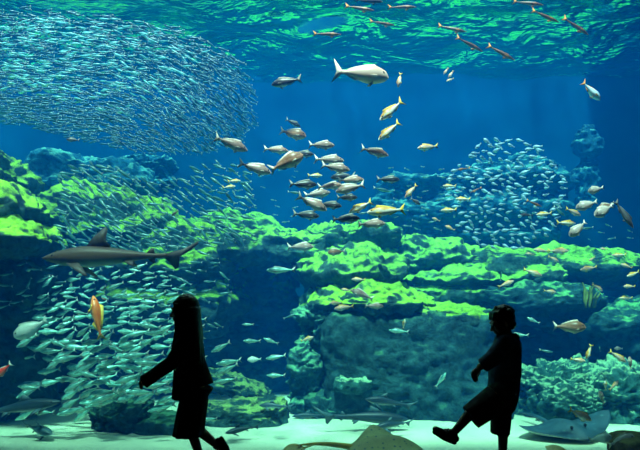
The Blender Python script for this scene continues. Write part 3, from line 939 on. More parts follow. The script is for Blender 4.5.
# thinner band right of the shark tail and small fry before the dark wall at left
pts = []
for (x, y) in scatter(26, lambda x, y: y > 235, 7, 14, (160, 225, 235, 300)):
    pts.append((x, y, rng.uniform(10, 15), 172 + rng.normal(0, 16), rng.uniform(7.8, 9.0), rng.normal(0, 14)))
for (x, y) in scatter(15, lambda x, y: True, 8, 15, (2, 60, 262, 312)):
    pts.append((x, y, rng.uniform(11, 17), 192 + rng.normal(0, 14), rng.uniform(7.8, 8.6), rng.normal(0, 14)))
school('slim_jack', 'small_jack', pts, 'slim teal jack straggling around the nose and tail of the large shark', 'stragglers around the large shark')
# the pale school on the right
def in_pale(x, y):
    return ((x - 507) / 60) ** 2 + ((y - 194) / 56) ** 2 < 1 and not (x < 470 and y < 165)
pts = []
for (x, y) in scatter(200, in_pale, 4.6, 13, (440, 570, 140, 250)):
    far = 1 if y < 190 else 0
    pts.append((x, y, rng.uniform(6.5, 10.5), 176 + rng.normal(-6, 20), rng.uniform(8.2, 9.6), rng.normal(0, 35)))
school('pale_oval_fish', 'pale_oval_fish', pts, 'small pale oval fish in the loose school over the right hand ledges', 'pale oval fish of the right hand school')
# small far fish in the open water
pts = []
for (x, y) in scatter(34, lambda x, y: True, 9, 16, (385, 445, 165, 240)) + scatter(14, lambda x, y: True, 9, 17, (575, 640, 225, 262)) + scatter(22, lambda x, y: True, 9, 18, (225, 300, 170, 222)):
    pts.append((x, y, rng.uniform(5, 9), rng.choice([170, 190, 160, -15]), rng.uniform(9, 10.5), rng.normal(0, 25)))
school('distant_fish', 'small_jack', pts, 'tiny teal fish far off in the open blue water', 'tiny far fish in open water')

# ---- the sardine ball
r = np.random.default_rng(5)
cand = []
BALL_C = at(66, 84, 10.0)
ax, ay, az = 3.05, 1.6, 0.90
while len(cand) < 3400:
    p = r.uniform(-1, 1, 3)
    q = (abs(p[0]) ** 3.2 + abs(p[1]) ** 2.4 + abs(p[2]) ** 3.0)
    if q > 1.0:
        continue
    if r.random() > 0.25 + 0.75 * q:      # denser towards the skin of the ball
        continue
    if p[2] < 0:
        p[2] *= 0.58 + 0.42 * min(1.0, max(0.0, (p[0] + 0.40) / 0.75))
    w = Vector((BALL_C.x + p[0] * ax, BALL_C.y + p[1] * ay, BALL_C.z + p[2] * az - 0.075 * (p[0] * ax + 0.6)))
    px, py = CX + w.x / w.y * F, CY - (w.z - EYE) / w.y * F
    if px < -25:
        continue
    cand.append((w, px, py, p))
cand.sort(key=lambda c: c[0].y - (0.0))
near = [c for c in cand if c[1] > 2 and c[2] > 18][:300]
near_ids = {id(c) for c in near}


def sardine_pose(c):
    w, px, py, p = c
    t = min(1, max(0, (px - 70) / 130.0))
    t = t * t * (3 - 2 * t)
    low = min(1, max(0, (py - 45) / 60.0))
    ang = 180 + (-2 - 36 * t * (0.35 + 0.65 * low)) + r.normal(0, 7 + 8 * t)
    yaw = r.normal(0, 12) + 35 * max(0, (px - 215) / 45.0)
    return ang, yaw, r.uniform(8.5, 13.0) / F * 9.0


SL = 'small silver sardine on the near face of the dense ball under the surface'
for i, c in enumerate(near):
    ang, yaw, ln = sardine_pose(c)
    o = link(bpy.data.objects.new('sardine', K['sardine'][i % 3]))
    M = orient(ang, yaw).to_4x4() @ Matrix.Scale(ln, 4)
    M.translation = c[0]
    o.matrix_world = M
    tag(o, SL, 'fish', 'sardines on the near face of the ball')
base = K['sardine']
bv = []
for me in base:
    co = np.empty(len(me.vertices) * 3); me.vertices.foreach_get('co', co)
    bv.append((co.reshape(-1, 3), [tuple(p.vertices) for p in me.polygons], [p.material_index for p in me.polygons]))
V, Fc, Mi = [], [], []
n0 = 0
for i, c in enumerate(x for x in cand if id(x) not in near_ids):
    ang, yaw, ln = sardine_pose(c)
    co, ff, mi = bv[i % 3]
    M = np.array(orient(ang, yaw)) * ln
    V.append(co @ M.T + np.array(c[0]))
    Fc += [tuple(k + n0 for k in f) for f in ff]
    Mi += mi
    n0 += len(co)
allv = np.concatenate(V)
o = mesh_obj('sardine_school', allv, Fc, [SARD, teal_fin], fmat=Mi)
tag(o, 'dense far body of the silver sardine ball under the rippled surface', 'fish school', None, 'stuff')
# ------------------------------------------------------------------ sharks and rays
def shark_skin(name, back, flank, belly):
    return fish_mat(name, back, flank, belly, -0.055, 0.045, 0.45, nscale=4.0, spec=0.35)


def shark_mesh(name, h, skin, fin, bend=0.05, phase=0.0, dorsal=0.13, wide=0.9, rings=26, segs=16, flat_head=True, pect=0.15):
    """body length 1 from snout (+0.5) to upper tail tip (-0.5)"""
    fb = FB()
    up = [(0, 0.006), (0.05, h * 0.20), (0.15, h * 0.40), (0.33, h * 0.56), (0.55, h * 0.46), (0.8, h * 0.20), (0.93, h * 0.13), (1, h * 0.14)]
    dn = [(0, -0.004), (0.05, -h * 0.16), (0.15, -h * 0.34), (0.33, -h * 0.46), (0.55, -h * 0.36), (0.8, -h * 0.15), (0.93, -h * 0.10), (1, -h * 0.08)]
    wd = [(0, 0.012), (0.05, h * 0.30 * wide), (0.15, h * 0.46 * wide), (0.33, h * 0.52 * wide), (0.55, h * 0.42 * wide), (0.8, h * 0.16), (0.93, h * 0.08), (1, 0.008)]
    x0, x1 = 0.5, -0.30
    fb.loft(up, dn, wd, x0, x1, rings, segs)
    L0 = x0 - x1
    tx = lambda t: x0 - L0 * (t * t * (3 - 2 * t) * 0.4 + t * 0.6)
    # heterocercal tail
    fb.fin([(x1 + 0.03, h * 0.10), (-0.40, 0.045), (-0.50, 0.098), (-0.495, 0.075), (-0.445, 0.035), (-0.37, -0.01), (-0.365, -0.075), (-0.345, -0.09), (x1 + 0.0, -0.035), (x1 + 0.03, -h * 0.07)], 0.008)
    # first and second dorsal, anal
    zd = catmull(up, .40) - 0.012
    fb.fin([(tx(.36), zd), (tx(.42), zd + dorsal * .55), (tx(.50), zd + dorsal), (tx(.515), zd + dorsal * .9), (tx(.50), zd + dorsal * .35), (tx(.535), zd + 0.005), (tx(.50), zd - 0.01)], 0.010)
    z2 = catmull(up, .82) - 0.006
    fb.fin([(tx(.78), z2), (tx(.83), z2 + .038), (tx(.85), z2 + .034), (tx(.86), z2), (tx(.82), z2 - .004)], 0.006)
    z3 = catmull(dn, .82) + 0.006
    fb.fin([(tx(.79), z3), (tx(.84), z3 - .034), (tx(.86), z3 - .028), (tx(.86), z3), (tx(.82), z3 + .004)], 0.006)
    for sg in (-1, 1):
        fb.fin([(0.03, 0), (-0.05, 0.6 * pect), (-0.11, pect), (-0.125, 0.95 * pect), (-0.085, 0.4 * pect), (-0.05, 0.0)], 0.008, origin=(tx(.27), sg * catmull(wd, .27) * 0.75, catmull(dn, .27) * 0.6), ax=(1, 0, 0), az=(0, sg * 0.72, -0.69))
        fb.fin([(0.02, 0), (-0.03, 0.045), (-0.055, 0.055), (-0.045, 0.0)], 0.006, origin=(tx(.64), sg * catmull(wd, .64) * 0.6, catmull(dn, .64) * 0.7), ax=(1, 0, 0), az=(0, sg * 0.7, -0.7))
    fb.bend(bend, phase)
    me = fb.build(name, [skin, fin])
    me['eye'] = (0.425, catmull(wd, 0.07) * 0.97, catmull(up, 0.07) * 0.35, 0.011)
    return me


brown_sk = shark_skin('large_shark_skin', (0.07, 0.04, 0.03), (0.12, 0.085, 0.06), (0.22, 0.30, 0.26))
brown_fin = fin_mat('large_shark_fin', (0.09, 0.08, 0.075))
grey_sk = shark_skin('small_shark_skin', (0.012, 0.035, 0.06), (0.04, 0.085, 0.115), (0.45, 0.60, 0.56))
grey_fn = fin_mat('small_shark_fin', (0.06, 0.12, 0.15))
dark_sk = shark_skin('dark_shark_skin', (0.008, 0.03, 0.04), (0.012, 0.04, 0.05), (0.05, 0.10, 0.12))
dark_fn = fin_mat('dark_shark_fin', (0.01, 0.035, 0.045))
big = shark_mesh('large_shark', 0.135, brown_sk, brown_fin, 0.04, 0.4, 0.135, 0.95, 34, 20, pect=0.13)
sm = shark_mesh('small_shark', 0.165, grey_sk, grey_fn, 0.06, 0.0, 0.10, 0.85, pect=0.12)
sm2 = shark_mesh('small_shark', 0.165, grey_sk, grey_fn, -0.12, 0.0, 0.11, 0.95, pect=0.16)
slim = shark_mesh('small_shark', 0.125, shark_skin('slim_shark_skin', (0.010, 0.03, 0.05), (0.02, 0.055, 0.075), (0.16, 0.25, 0.26)), grey_fn, 0.05, 0.5, 0.07, 0.9, pect=0.10)
slim2 = shark_mesh('small_shark', 0.115, grey_sk, grey_fn, 0.05, 0.3, 0.085, 0.9, pect=0.11)
pale_s = shark_mesh('small_shark', 0.19, shark_skin('dapple_lit_shark_skin', (0.05, 0.13, 0.16), (0.25, 0.40, 0.42), (0.6, 0.75, 0.7)), grey_fn, -0.12, 0.0, 0.15, 1.1, pect=0.18)  # paler skin colour stands in for dappled daylight on this shark
drk = shark_mesh('small_shark', 0.15, dark_sk, dark_fn, 0.30, 0.2, 0.10, 1.1, pect=0.12)
put('large_shark', big, 122, 257, 152, 181.5, 7.2, 'large brown grey shark with tall dorsal fin crossing the tank at left', 'shark', yaw=6)
put('small_shark', slim2, 11, 409, 104, 9, 7.7, 'grey shark above another shark at the lower left, entering from the left edge', 'shark', yaw=4)
put('small_shark', pale_s, 38, 428, 46, -12, 7.8, 'small pale shark with upright dorsal fin close over the sand at lower left', 'shark', yaw=34, roll=28)
put('small_shark', sm, 277, 406, 36, 179, 8.6, 'small grey shark with pale belly facing left before the green topped boulder', 'shark', yaw=-4)
put('small_shark', drk, 243, 428.5, 38, 190, 7.9, 'dark curved small shark low over the sand just right of the girl', 'shark', yaw=28)
put('small_shark', sm, 391, 402.5, 52, 172, 8.4, 'grey shark facing left above the long slim shark at the cliff foot', 'shark', yaw=3)
put('small_shark', slim, 361, 417.5, 96, -3, 8.2, 'long slim dark grey shark heading right over the sand at the cliff foot', 'shark', yaw=-3)
put('small_shark', sm2, 396, 424.5, 42, 183, 7.9, 'small grey shark facing left under the nose of the long slim shark', 'shark', yaw=14)
put('small_shark', slim, 314, 415.5, 44, 182, 9.1, 'pale blue small shark behind the tail of the long slim shark', 'shark')


def ray_mesh(name, skin_top, skin_under, curl=(0.0, 0.0), wave=0.0, thick=0.13, tail=True, n=64, m=18, tail_mat=None, aspect=1.15):
    """disc length 1 (snout +0.5), wings along y; curl lifts each wing tip"""
    vs, fs, mi = [], [], []
    def outline(a):
        # rounded rhomboid
        c, s = math.cos(a), math.sin(a)
        rr = 0.5 / (abs(c) ** 1.35 + abs(s / aspect) ** 1.35) ** (1 / 1.35)
        return rr * c, rr * s
    for side in (1, -1):
        for j in range(m + 1):
            k = j / m
            for i in range(n):
                x, y = outline(2 * PI * i / n)
                x, y = x * k, y * k
                prof = (1 - k ** 2.2)
                body = thick * (0.25 * prof + 0.75 * prof * math.exp(-(y / 0.20) ** 2) * (1 if side > 0 else 0.35))
                w = abs(y) / (0.5 * aspect)
                lift = (curl[0] if y > 0 else curl[1]) * w ** 2.2 + wave * math.sin(7 * x + 3 * y) * w
                vs.append((x, y * (1 - 0.18 * abs(curl[0] if y > 0 else curl[1]) * w), side * (body * 0.8 + 0.004) + lift))
    N0 = (m + 1) * n
    for sd in (0, 1):
        for j in range(m):
            for i in range(n):
                a, b = sd * N0 + j * n + i, sd * N0 + j * n + (i + 1) % n
                q = (a, a + n, b + n, b) if sd == 0 else (a, b, b + n, a + n)
                fs.append(q); mi.append(sd)
    for i in range(n):
        a, b = m * n + i, m * n + (i + 1) % n
        fs.append((a, N0 + a, N0 + b, b)); mi.append(0)
    # head bumps (eyes ridge) are part of the skin; the whip tail
    if tail:
        b0 = len(vs)
        R_, Sg = 26, 8
        for j in range(R_):
            u = j / (R_ - 1)
            x = -0.40 - 0.75 * u
            y = 0.05 * math.sin(3 * u)
            z = 0.02 + 0.03 * math.sin(2.5 * u)
            rr = 0.035 * (1 - u) ** 0.8 + 0.006
            for s in range(Sg):
                a = 2 * PI * s / Sg
                vs.append((x, y + rr * math.cos(a), z + rr * math.sin(a)))
        for j in range(R_ - 1):
            for s in range(Sg):
                a, b = b0 + j * Sg + s, b0 + j * Sg + (s + 1) % Sg
                fs.append((a, b, b + Sg, a + Sg)); mi.append(2)
        fs.append(tuple(b0 + s for s in range(Sg))[::-1]); mi.append(2)
        fs.append(tuple(b0 + (R_ - 1) * Sg + s for s in range(Sg))); mi.append(2)
    me = mesh_from(name, vs, fs, [skin_top, skin_under, tail_mat or skin_top], True, mi)
    return me


def spot_mat(name, col, spot, scale, thr=0.3, rough=0.5):
    m, nt, out = new_mat(name)
    L = nt.links.new
    b = N(nt, 'ShaderNodeBsdfPrincipled', Roughness=rough)
    tc = N(nt, 'ShaderNodeTexCoord')
    vo = N(nt, 'ShaderNodeTexVoronoi', Scale=scale)
    nz = N(nt, 'ShaderNodeTexNoise', Scale=4.0, Detail=4.0)
    L(tc.outputs['Object'], vo.inputs['Vector']); L(tc.outputs['Object'], nz.inputs['Vector'])
    r1 = ramp(nt, [(0.3, tuple(c * 0.7 for c in col)), (0.7, tuple(min(1, c * 1.2) for c in col))])
    L(nz.outputs['Fac'], r1.inputs['Fac'])
    r2 = ramp(nt, [(thr - 0.08, (1, 1, 1)), (thr + 0.02, (0, 0, 0))])
    L(vo.outputs['Distance'], r2.inputs['Fac'])
    mx = N(nt, 'ShaderNodeMix', data_type='RGBA')
    mx.inputs[7].default_value = (*spot, 1)
    L(r2.outputs['Color'], mx.inputs[0]); L(r1.outputs['Color'], mx.inputs[6])
    L(mx.outputs[2], b.inputs['Base Color'])
    L(b.outputs['BSDF'], out.inputs['Surface'])
    return m


olive = spot_mat('olive_spotted_ray_skin', (0.34, 0.30, 0.10), (0.05, 0.09, 0.08), 14, 0.24)
under = plain_mat('pale_ray_underside', (0.75, 0.78, 0.72), 0.6)
gold = plain_mat('golden_ray_tail', (0.62, 0.42, 0.08), 0.5)
slate = spot_mat('slate_ray_skin', (0.018, 0.055, 0.085), (0.05, 0.12, 0.15), 9, 0.22)
slate_u = plain_mat('slate_ray_underside', (0.45, 0.52, 0.52), 0.6)
r1_ = ray_mesh('spotted_ray', olive, under, curl=(0.10, 0.06), wave=0.06, thick=0.22, aspect=1.1, tail_mat=gold)
o = put('spotted_ray', r1_, 385, 449, 80, -3, 6.3, 'olive spotted ray with thin golden tail at the bottom edge in the middle', 'ray', yaw=-12, roll=4)
for sg in (-1, 1):
    e = link(bpy.data.objects.new('eye', eye_mesh()), o)
    e.location = (0.26, sg * 0.085, 0.085); e.scale = (0.025, 0.02, 0.025)
r2_ = ray_mesh('large_ray', slate, slate_u, curl=(0.16, 0.22), wave=0.035, thick=0.2, aspect=1.55)
o = put('large_ray', r2_, 566, 431, 70, -3, 8.0, 'large slate blue ray lying on the sand right of the boy', 'ray', yaw=74, roll=6)
for sg in (-1, 1):
    e = link(bpy.data.objects.new('eye', eye_mesh()), o)
    e.location = (0.28, sg * 0.11, 0.13); e.scale = (0.025, 0.02, 0.025)
r3_ = ray_mesh('spotted_ray', spot_mat('gold_speckled_ray_skin', (0.55, 0.42, 0.14), (0.16, 0.10, 0.04), 22, 0.22), under, curl=(-0.12, -0.12), thick=0.3, aspect=1.0)
put('spotted_ray', r3_, 293, 451, 30, 200, 6.2, 'gold speckled domed ray at the bottom edge below the dark curved shark', 'ray', yaw=-30)
put('spotted_ray', r3_, 558, 452, 26, 160, 6.2, 'brown speckled domed ray peeking over the bottom edge under the large ray', 'ray', yaw=-30)
# ------------------------------------------------------------------ the two children
KY = 4.22


def kp(px, py, dy=0.0):
    """picture point at the children's distance; dy = metres nearer (-) or farther (+)"""
    return at(px, py, KY + dy)


KPX = KY / F          # metres per pixel


def cap_mesh(bm, p0, p1, r0, r1, wy=1.0, flat=False, segs=20):
    """a tapered capsule from p0 to p1; wy scales it in depth"""
    p0, p1 = Vector(p0), Vector(p1)
    d = p1 - p0
    L0 = d.length
    z = d.normalized() if L0 > 1e-6 else Vector((0, 0, 1))
    yv = Vector((0, 1, 0))
    if abs(z.y) > 0.95:
        yv = Vector((0, 0, 1))
    x = yv.cross(z).normalized()
    y = z.cross(x).normalized()
    rings = []
    if flat:
        rings = [(0, r0), (L0 * 0.5, (r0 + r1) / 2), (L0, r1)]
    else:
        for k in range(6):
            a = PI / 2 * (1 - k / 5)
            rings.append((-r0 * math.sin(a), max(1e-4, r0 * math.cos(a))))
        for k in range(1, 4):
            rings.append((L0 * k / 4, r0 + (r1 - r0) * k / 4))
        for k in range(6):
            a = PI / 2 * k / 5
            rings.append((L0 + r1 * math.sin(a), max(1e-4, r1 * math.cos(a))))
    prev = None
    for (h, r) in rings:
        ring = [bm.verts.new(p0 + z * h + x * (r * math.cos(2 * PI * s / segs)) + y * (r * wy * math.sin(2 * PI * s / segs))) for s in range(segs)]
        if prev:
            for s in range(segs):
                bm.faces.new((prev[s], prev[(s + 1) % segs], ring[(s + 1) % segs], ring[s]))
        else:
            bm.faces.new(list(reversed(ring)))
        prev = ring
    bm.faces.new(prev)


def blob(name, segs, mat, voxel=0.005, smooth=6, parent=None, extra=None):
    """tapered pieces grown together into one continuous surface"""
    bm = bmesh.new()
    for sg in segs:
        cap_mesh(bm, *sg[:4], **(sg[4] if len(sg) > 4 else {}))
    if extra:
        extra(bm)
    me = bpy.data.meshes.new(name + '_src')
    bm.to_mesh(me); bm.free()
    tmp = bpy.data.objects.new(name + '_src', me)
    COL.objects.link(tmp)
    rm = tmp.modifiers.new('r', 'REMESH'); rm.mode = 'VOXEL'; rm.voxel_size = voxel; rm.use_smooth_shade = True
    if smooth:
        sm_ = tmp.modifiers.new('s', 'SMOOTH'); sm_.factor = 0.5; sm_.iterations = smooth
    dg = bpy.context.evaluated_depsgraph_get()
    out = bpy.data.meshes.new_from_object(tmp.evaluated_get(dg))
    bpy.data.objects.remove(tmp)
    bpy.data.meshes.remove(me)
    out.name = name
    out.materials.clear()
    out.materials.append(mat)
    out.polygons.foreach_set('use_smooth', [True] * len(out.polygons))
    return link(bpy.data.objects.new(name, out), parent)


skin = plain_mat('child_skin', (0.42, 0.25, 0.17), 0.5, 0.08, 6, 0.4)
hairm = plain_mat('black_hair', (0.010, 0.008, 0.007), 0.45, 0.3, 40, 0.4, 0.3)
jacket_m = plain_mat('dark_jacket_cloth', (0.018, 0.018, 0.022), 0.9, 0.2, 20, 0.2, 0.3)
skirt_m = plain_mat('dark_skirt_cloth', (0.014, 0.014, 0.018), 0.9, 0.2, 20, 0.2, 0.3)
shoe_m = plain_mat('dark_shoe', (0.012, 0.012, 0.013), 0.6, 0.2, 20)
sole_m = plain_mat('shoe_sole', (0.03, 0.03, 0.03), 0.7, 0.1, 20)
shirt_m = plain_mat('dark_blue_shirt', (0.06, 0.12, 0.18), 0.9, 0.25, 18, 0.2, 0.4)
short_m = plain_mat('dark_shorts_cloth', (0.05, 0.05, 0.06), 0.9, 0.25, 22, 0.2, 0.4)
white_eye = plain_mat('eye_white', (0.6, 0.6, 0.58), 0.3, 0.05, 5)


def px(r):
    return r * KPX


def fingers(segs, wrist, knuckle_dir, spread_dir, bend_dir, scale=1.0, thumb_dir=None):
    """palm and five bent fingers of unequal length"""
    w, k, sp, bd = Vector(wrist), Vector(knuckle_dir).normalized(), Vector(spread_dir).normalized(), Vector(bend_dir).normalized()
    pl = 0.060 * scale
    for t in (-1, -0.33, 0.33, 1):
        segs.append((w, w + k * pl + sp * (t * 0.020 * scale), 0.016 * scale, 0.011 * scale))
    for t, ln in ((-1, 0.8), (-0.33, 0.96), (0.33, 1.0), (1, 0.86)):
        a = w + k * pl + sp * (t * 0.0235 * scale)
        b = a + (k * 0.85 + bd * 0.5 + sp * t * 0.08).normalized() * 0.024 * ln * scale
        c = b + (k * 0.5 + bd * 0.85).normalized() * 0.018 * ln * scale
        d = c + (k * 0.25 + bd * 1.0).normalized() * 0.013 * ln * scale
        segs += [(a, b, 0.0082 * scale, 0.0075 * scale), (b, c, 0.0075 * scale, 0.007 * scale), (c, d, 0.007 * scale, 0.006 * scale)]
    td = Vector(thumb_dir).normalized() if thumb_dir is not None else sp
    a = w + k * 0.016 * scale + td * 0.014 * scale
    b = a + (td * 0.8 + k * 0.7).normalized() * 0.026 * scale
    c = b + (td * 0.25 + k * 0.9 + bd * 0.35).normalized() * 0.022 * scale
    segs += [(a, b, 0.011 * scale, 0.009 * scale), (b, c, 0.009 * scale, 0.007 * scale)]


def head(segs, c, tilt, face=-1, s=1.0):
    """skull, jaw, nose, lips and ears around centre c (a Vector); tilt = degrees the face looks down; the face looks along -x"""
    Rm = Matrix.Rotation(R(-tilt), 3, 'Y')
    P = lambda x, y, z: c + Rm @ Vector((x * s, y * s, z * s))
    segs.append((P(0.012, 0, 0.028), P(0.004, 0, 0.020), 0.078 * s, 0.078 * s, dict(wy=0.88)))       # cranium
    segs.append((P(-0.030, 0, 0.000), P(-0.036, 0, -0.052), 0.050 * s, 0.036 * s, dict(wy=1.0)))      # face
    segs.append((P(-0.058, 0, -0.070), P(-0.040, 0, -0.070), 0.020 * s, 0.028 * s))                   # chin
    segs.append((P(-0.018, -0.030, -0.058), P(-0.018, 0.030, -0.058), 0.022 * s, 0.022 * s))          # jaw
    segs.append((P(-0.078, 0, 0.004), P(-0.094, 0, -0.024), 0.007 * s, 0.011 * s))                    # nose
    segs.append((P(-0.080, -0.010, -0.026), P(-0.080, 0.010, -0.026), 0.009 * s, 0.009 * s))
    segs.append((P(-0.078, -0.013, -0.043), P(-0.078, 0.013, -0.043), 0.0075 * s, 0.0075 * s))        # upper lip
    segs.append((P(-0.075, -0.011, -0.053), P(-0.075, 0.011, -0.053), 0.0075 * s, 0.0075 * s))        # lower lip
    segs.append((P(-0.070, -0.034, 0.022), P(-0.070, 0.034, 0.022), 0.012 * s, 0.012 * s))            # brow
    for sg in (-1, 1):
        segs.append((P(-0.058, sg * 0.034, -0.022), P(-0.050, sg * 0.038, -0.034), 0.018 * s, 0.018 * s))   # cheeks
        segs.append((P(0.006, sg * 0.070, 0.006), P(0.002, sg * 0.072, -0.024), 0.016 * s, 0.010 * s, dict(wy=0.6)))  # ears
    return P


def add_eyes(P, parent, s=1.0):
    for sg in (-1, 1):
        e = link(bpy.data.objects.new('eye', eye_mesh()), parent)
        e.location = P(-0.074, sg * 0.030, 0.002)
        e.scale = (0.008 * s, 0.011 * s, 0.008 * s)


def shell(name, rings, mat, parent, thick=0.006, segs=40, fold=0.0, nf=7, closed_top=False):
    """a hanging garment: rings of (centre, half width x, half depth y); open below"""
    vs, fs = [], []
    for layer in (0, 1):
        for j, (c, rx, ry) in enumerate(rings):
            u = j / (len(rings) - 1)
            for s in range(segs):
                a = 2 * PI * s / segs
                k = 1 + fold * u * math.sin(nf * a + 1.3) + 0.4 * fold * u * math.sin((nf * 2 + 1) * a)
                vs.append((c.x + (rx * k - layer * thick) * math.cos(a), c.y + (ry * k - layer * thick) * math.sin(a), c.z))
    n = len(rings) * segs
    for j in range(len(rings) - 1):
        for s in range(segs):
            a, b = j * segs + s, j * segs + (s + 1) % segs
            fs.append((a, a + segs, b + segs, b))
            fs.append((n + a, n + b, n + b + segs, n + a + segs))
    for j in (0, len(rings) - 1):
        for s in range(segs):
            a, b = j * segs + s, j * segs + (s + 1) % segs
            fs.append((a, b, n + b, n + a) if j == 0 else (a, n + a, n + b, b))
    return mesh_obj(name, vs, fs, mat, parent)


# ---------------- girl
hc = kp(184.5, 310.8)
sg_ = []
Pg = head(sg_, hc, 6, s=1.0)
neck = kp(187, 331)
sg_ += [(kp(187, 320), neck, px(5.2), px(5.4)),
        (kp(187.5, 343), kp(189, 366), px(11.5), px(11.5), dict(wy=1.15)),
        (kp(187.5, 338, -0.07), kp(187.5, 338, 0.07), px(6), px(6)),
        (kp(190, 366), kp(193, 396), px(11.5), px(13), dict(wy=1.1))]
# arms: the far (left) one reaches out in front, the near one hangs inside the jacket
sh_f, el_f, wr_f = kp(184, 342, -0.10), kp(172.5, 362, -0.13), kp(150.5, 377.5, -0.10)
sg_ += [(sh_f, el_f, px(5.5), px(4.6)), (el_f, wr_f, px(4.4), px(3.2))]
fingers(sg_, wr_f, Vector((-0.85, 0, -0.45)), Vector((0.2, 0.6, -0.75)), Vector((0.0, 0.25, -1)), 0.92, thumb_dir=(-0.4, 0.7, 0.45))
sh_n, el_n, wr_n = kp(191, 343, 0.10), kp(199, 365, 0.15), kp(203, 382, 0.13)
sg_ += [(sh_n, el_n, px(5.2), px(4.4)), (el_n, wr_n, px(4.2), px(3.2))]
fingers(sg_, wr_n, Vector((0.1, 0, -1)), Vector((1, 0, 0.1)), Vector((-0.5, -0.3, -0.6)), 0.9, thumb_dir=(-0.8, -0.2, -0.4))
# legs: front one planted, rear one trailing with the heel up
hipf, kneef, ankf = kp(190, 398, -0.055), kp(191.5, 431, -0.055), kp(201.5, 461.5, -0.055)
hipr, kneer, ankr = kp(196, 398, 0.055), kp(199, 430, 0.055), kp(216.5, 445, 0.055)
sg_ += [(hipf, kneef, px(8.5), px(5.6)), (kneef, ankf, px(5.4), px(3.6)), (hipr, kneer, px(8.5), px(5.8)), (kneer, ankr, px(5.6), px(3.8)),
        (ankf, kp(190, 467, -0.055), px(3.6), px(3.2)), (ankr, kp(221.5, 451.5, 0.055), px(3.6), px(3.0))]
girl = blob('girl', sg_, skin, 0.0042, 5)
tag(girl, 'young girl silhouette with long black hair walking left before the glass, one arm reaching forward', 'person')
add_eyes(Pg, girl)
# hair: cap, long back fall and side locks
hs = [(hc + Vector((0.014, 0, 0.028)), hc + Vector((0.022, 0, -0.01)), 0.089, 0.085, dict(wy=1.0)),
      (hc + Vector((0.030, 0, 0.0)), kp(192, 338), 0.078, px(11.5), dict(wy=1.1)),
      (kp(191.5, 336), kp(193, 362), px(11.5), px(9.0), dict(wy=1.15))]
for i in range(26):
    a = -1.25 + 2.5 * i / 25
    top = hc + Vector((0.02 + 0.07 * math.cos(a), 0.085 * math.sin(a), 0.01))
    bx = 193 + 11.0 * math.cos(a * 1.1) * 0.95 + rng.uniform(-1.5, 1.5)
    mid = kp(192 + 8 * math.cos(a), 336, 0.10 * math.sin(a))
    end = kp(bx, 362 + rng.uniform(-7, 7), 0.115 * math.sin(a))
    hs += [(top, mid, 0.020, 0.017), (mid, end, 0.017, 0.006)]
for sgn in (-1, 1):        # locks that fall before the shoulders
    for q in range(4):
        top = hc + Vector((-0.040 + q * 0.018, sgn * 0.068, 0.035))
        mid = kp(176.5 + q * 2.6, 331, sgn * 0.088)
        end = kp(171.0 + q * 3.4, 350 + rng.uniform(-6, 6), sgn * 0.105)
        hs += [(top, mid, 0.018, 0.014), (mid, end, 0.014, 0.005)]
hs += [(hc + Vector((-0.044, -0.04, 0.050)), hc + Vector((-0.044, 0.04, 0.050)), 0.026, 0.026)]
blob('hair', hs, hairm, 0.0045, 3, girl)
# jacket
js = [(kp(187.5, 342), kp(190, 366), px(14.5), px(14.5), dict(wy=1.2)), (kp(187.5, 338, -0.08), kp(187.5, 338, 0.08), px(7.5), px(7.5)),
      (kp(190, 360), kp(194.3, 386), px(14.5), px(19.6), dict(wy=1.0, flat=True)),
      (kp(194.3, 385), kp(192.5, 396), px(19.8), px(14.5), dict(wy=1.0, flat=True)),
      (kp(183, 370), kp(180.5, 398.5), px(9), px(8.5), dict(wy=1.7, flat=True)),
      (sh_f, el_f, px(7.6), px(7.0)), (el_f, kp(151.5, 377, -0.10), px(7.0), px(6.4), dict(flat=True)), (kp(154, 375.5, -0.10), kp(143.5, 382, -0.10), px(6.4), px(6.8), dict(flat=True)),
      (sh_n, el_n, px(7.2), px(6.5)), (el_n, wr_n, px(6.3), px(6), dict(flat=True)), (neck + Vector((0, 0, -0.01)), neck + Vector((0, 0, -0.05)), px(7), px(10))]
blob('jacket', js, jacket_m, 0.005, 3, girl)
shell('skirt', [(kp(192.5, 388), px(13), 0.105), (kp(194, 400), px(14.2), 0.125), (kp(191.5, 414), px(14.6), 0.135), (kp(188.8, 432), px(15.0), 0.145), (kp(188.6, 434.5), px(15.0), 0.145)], skirt_m, girl, fold=0.05, nf=9)
def shoe(parent, ankle, toe, up, r=1.0, strap=False):
    a, t, u = Vector(ankle), Vector(toe), Vector(up).normalized()
    d = (t - a).normalized()
    heel = a - d * 0.022 - u * 0.018
    b = [(heel, a + d * 0.05 - u * 0.014, 0.030 * r, 0.031 * r), (a + d * 0.05 - u * 0.014, t - u * 0.006, 0.031 * r, 0.026 * r, dict(wy=1.15)), (a - d * 0.004, a + u * 0.018, 0.031 * r, 0.028 * r)]
    s = blob('shoe', b, shoe_m, 0.004, 4, parent)
    sb = [(heel - u * 0.024, a + d * 0.05 - u * 0.040, 0.022 * r, 0.022 * r), (a + d * 0.05 - u * 0.040, t - u * 0.026, 0.022 * r, 0.019 * r)]
    so_ = blob('sole', sb, sole_m, 0.004, 2, s)
    if strap:
        st_ = [(a + d * 0.045 - u * 0.01 + Vector((0, y0, 0.012)), a + d * 0.045 + u * 0.022 + Vector((0, y1, 0)), 0.010, 0.010) for y0, y1 in ((-0.034, 0.0), (0.034, 0.0))]
        blob('strap', st_, sole_m, 0.004, 2, s)
    return s
shoe(girl, ankf, kp(184.5, 466.2, -0.055), (0, 0, 1))
shoe(girl, ankr + Vector((0.012, 0, 0)), kp(226, 457, 0.055), (-0.74, 0, -0.6), 0.76)

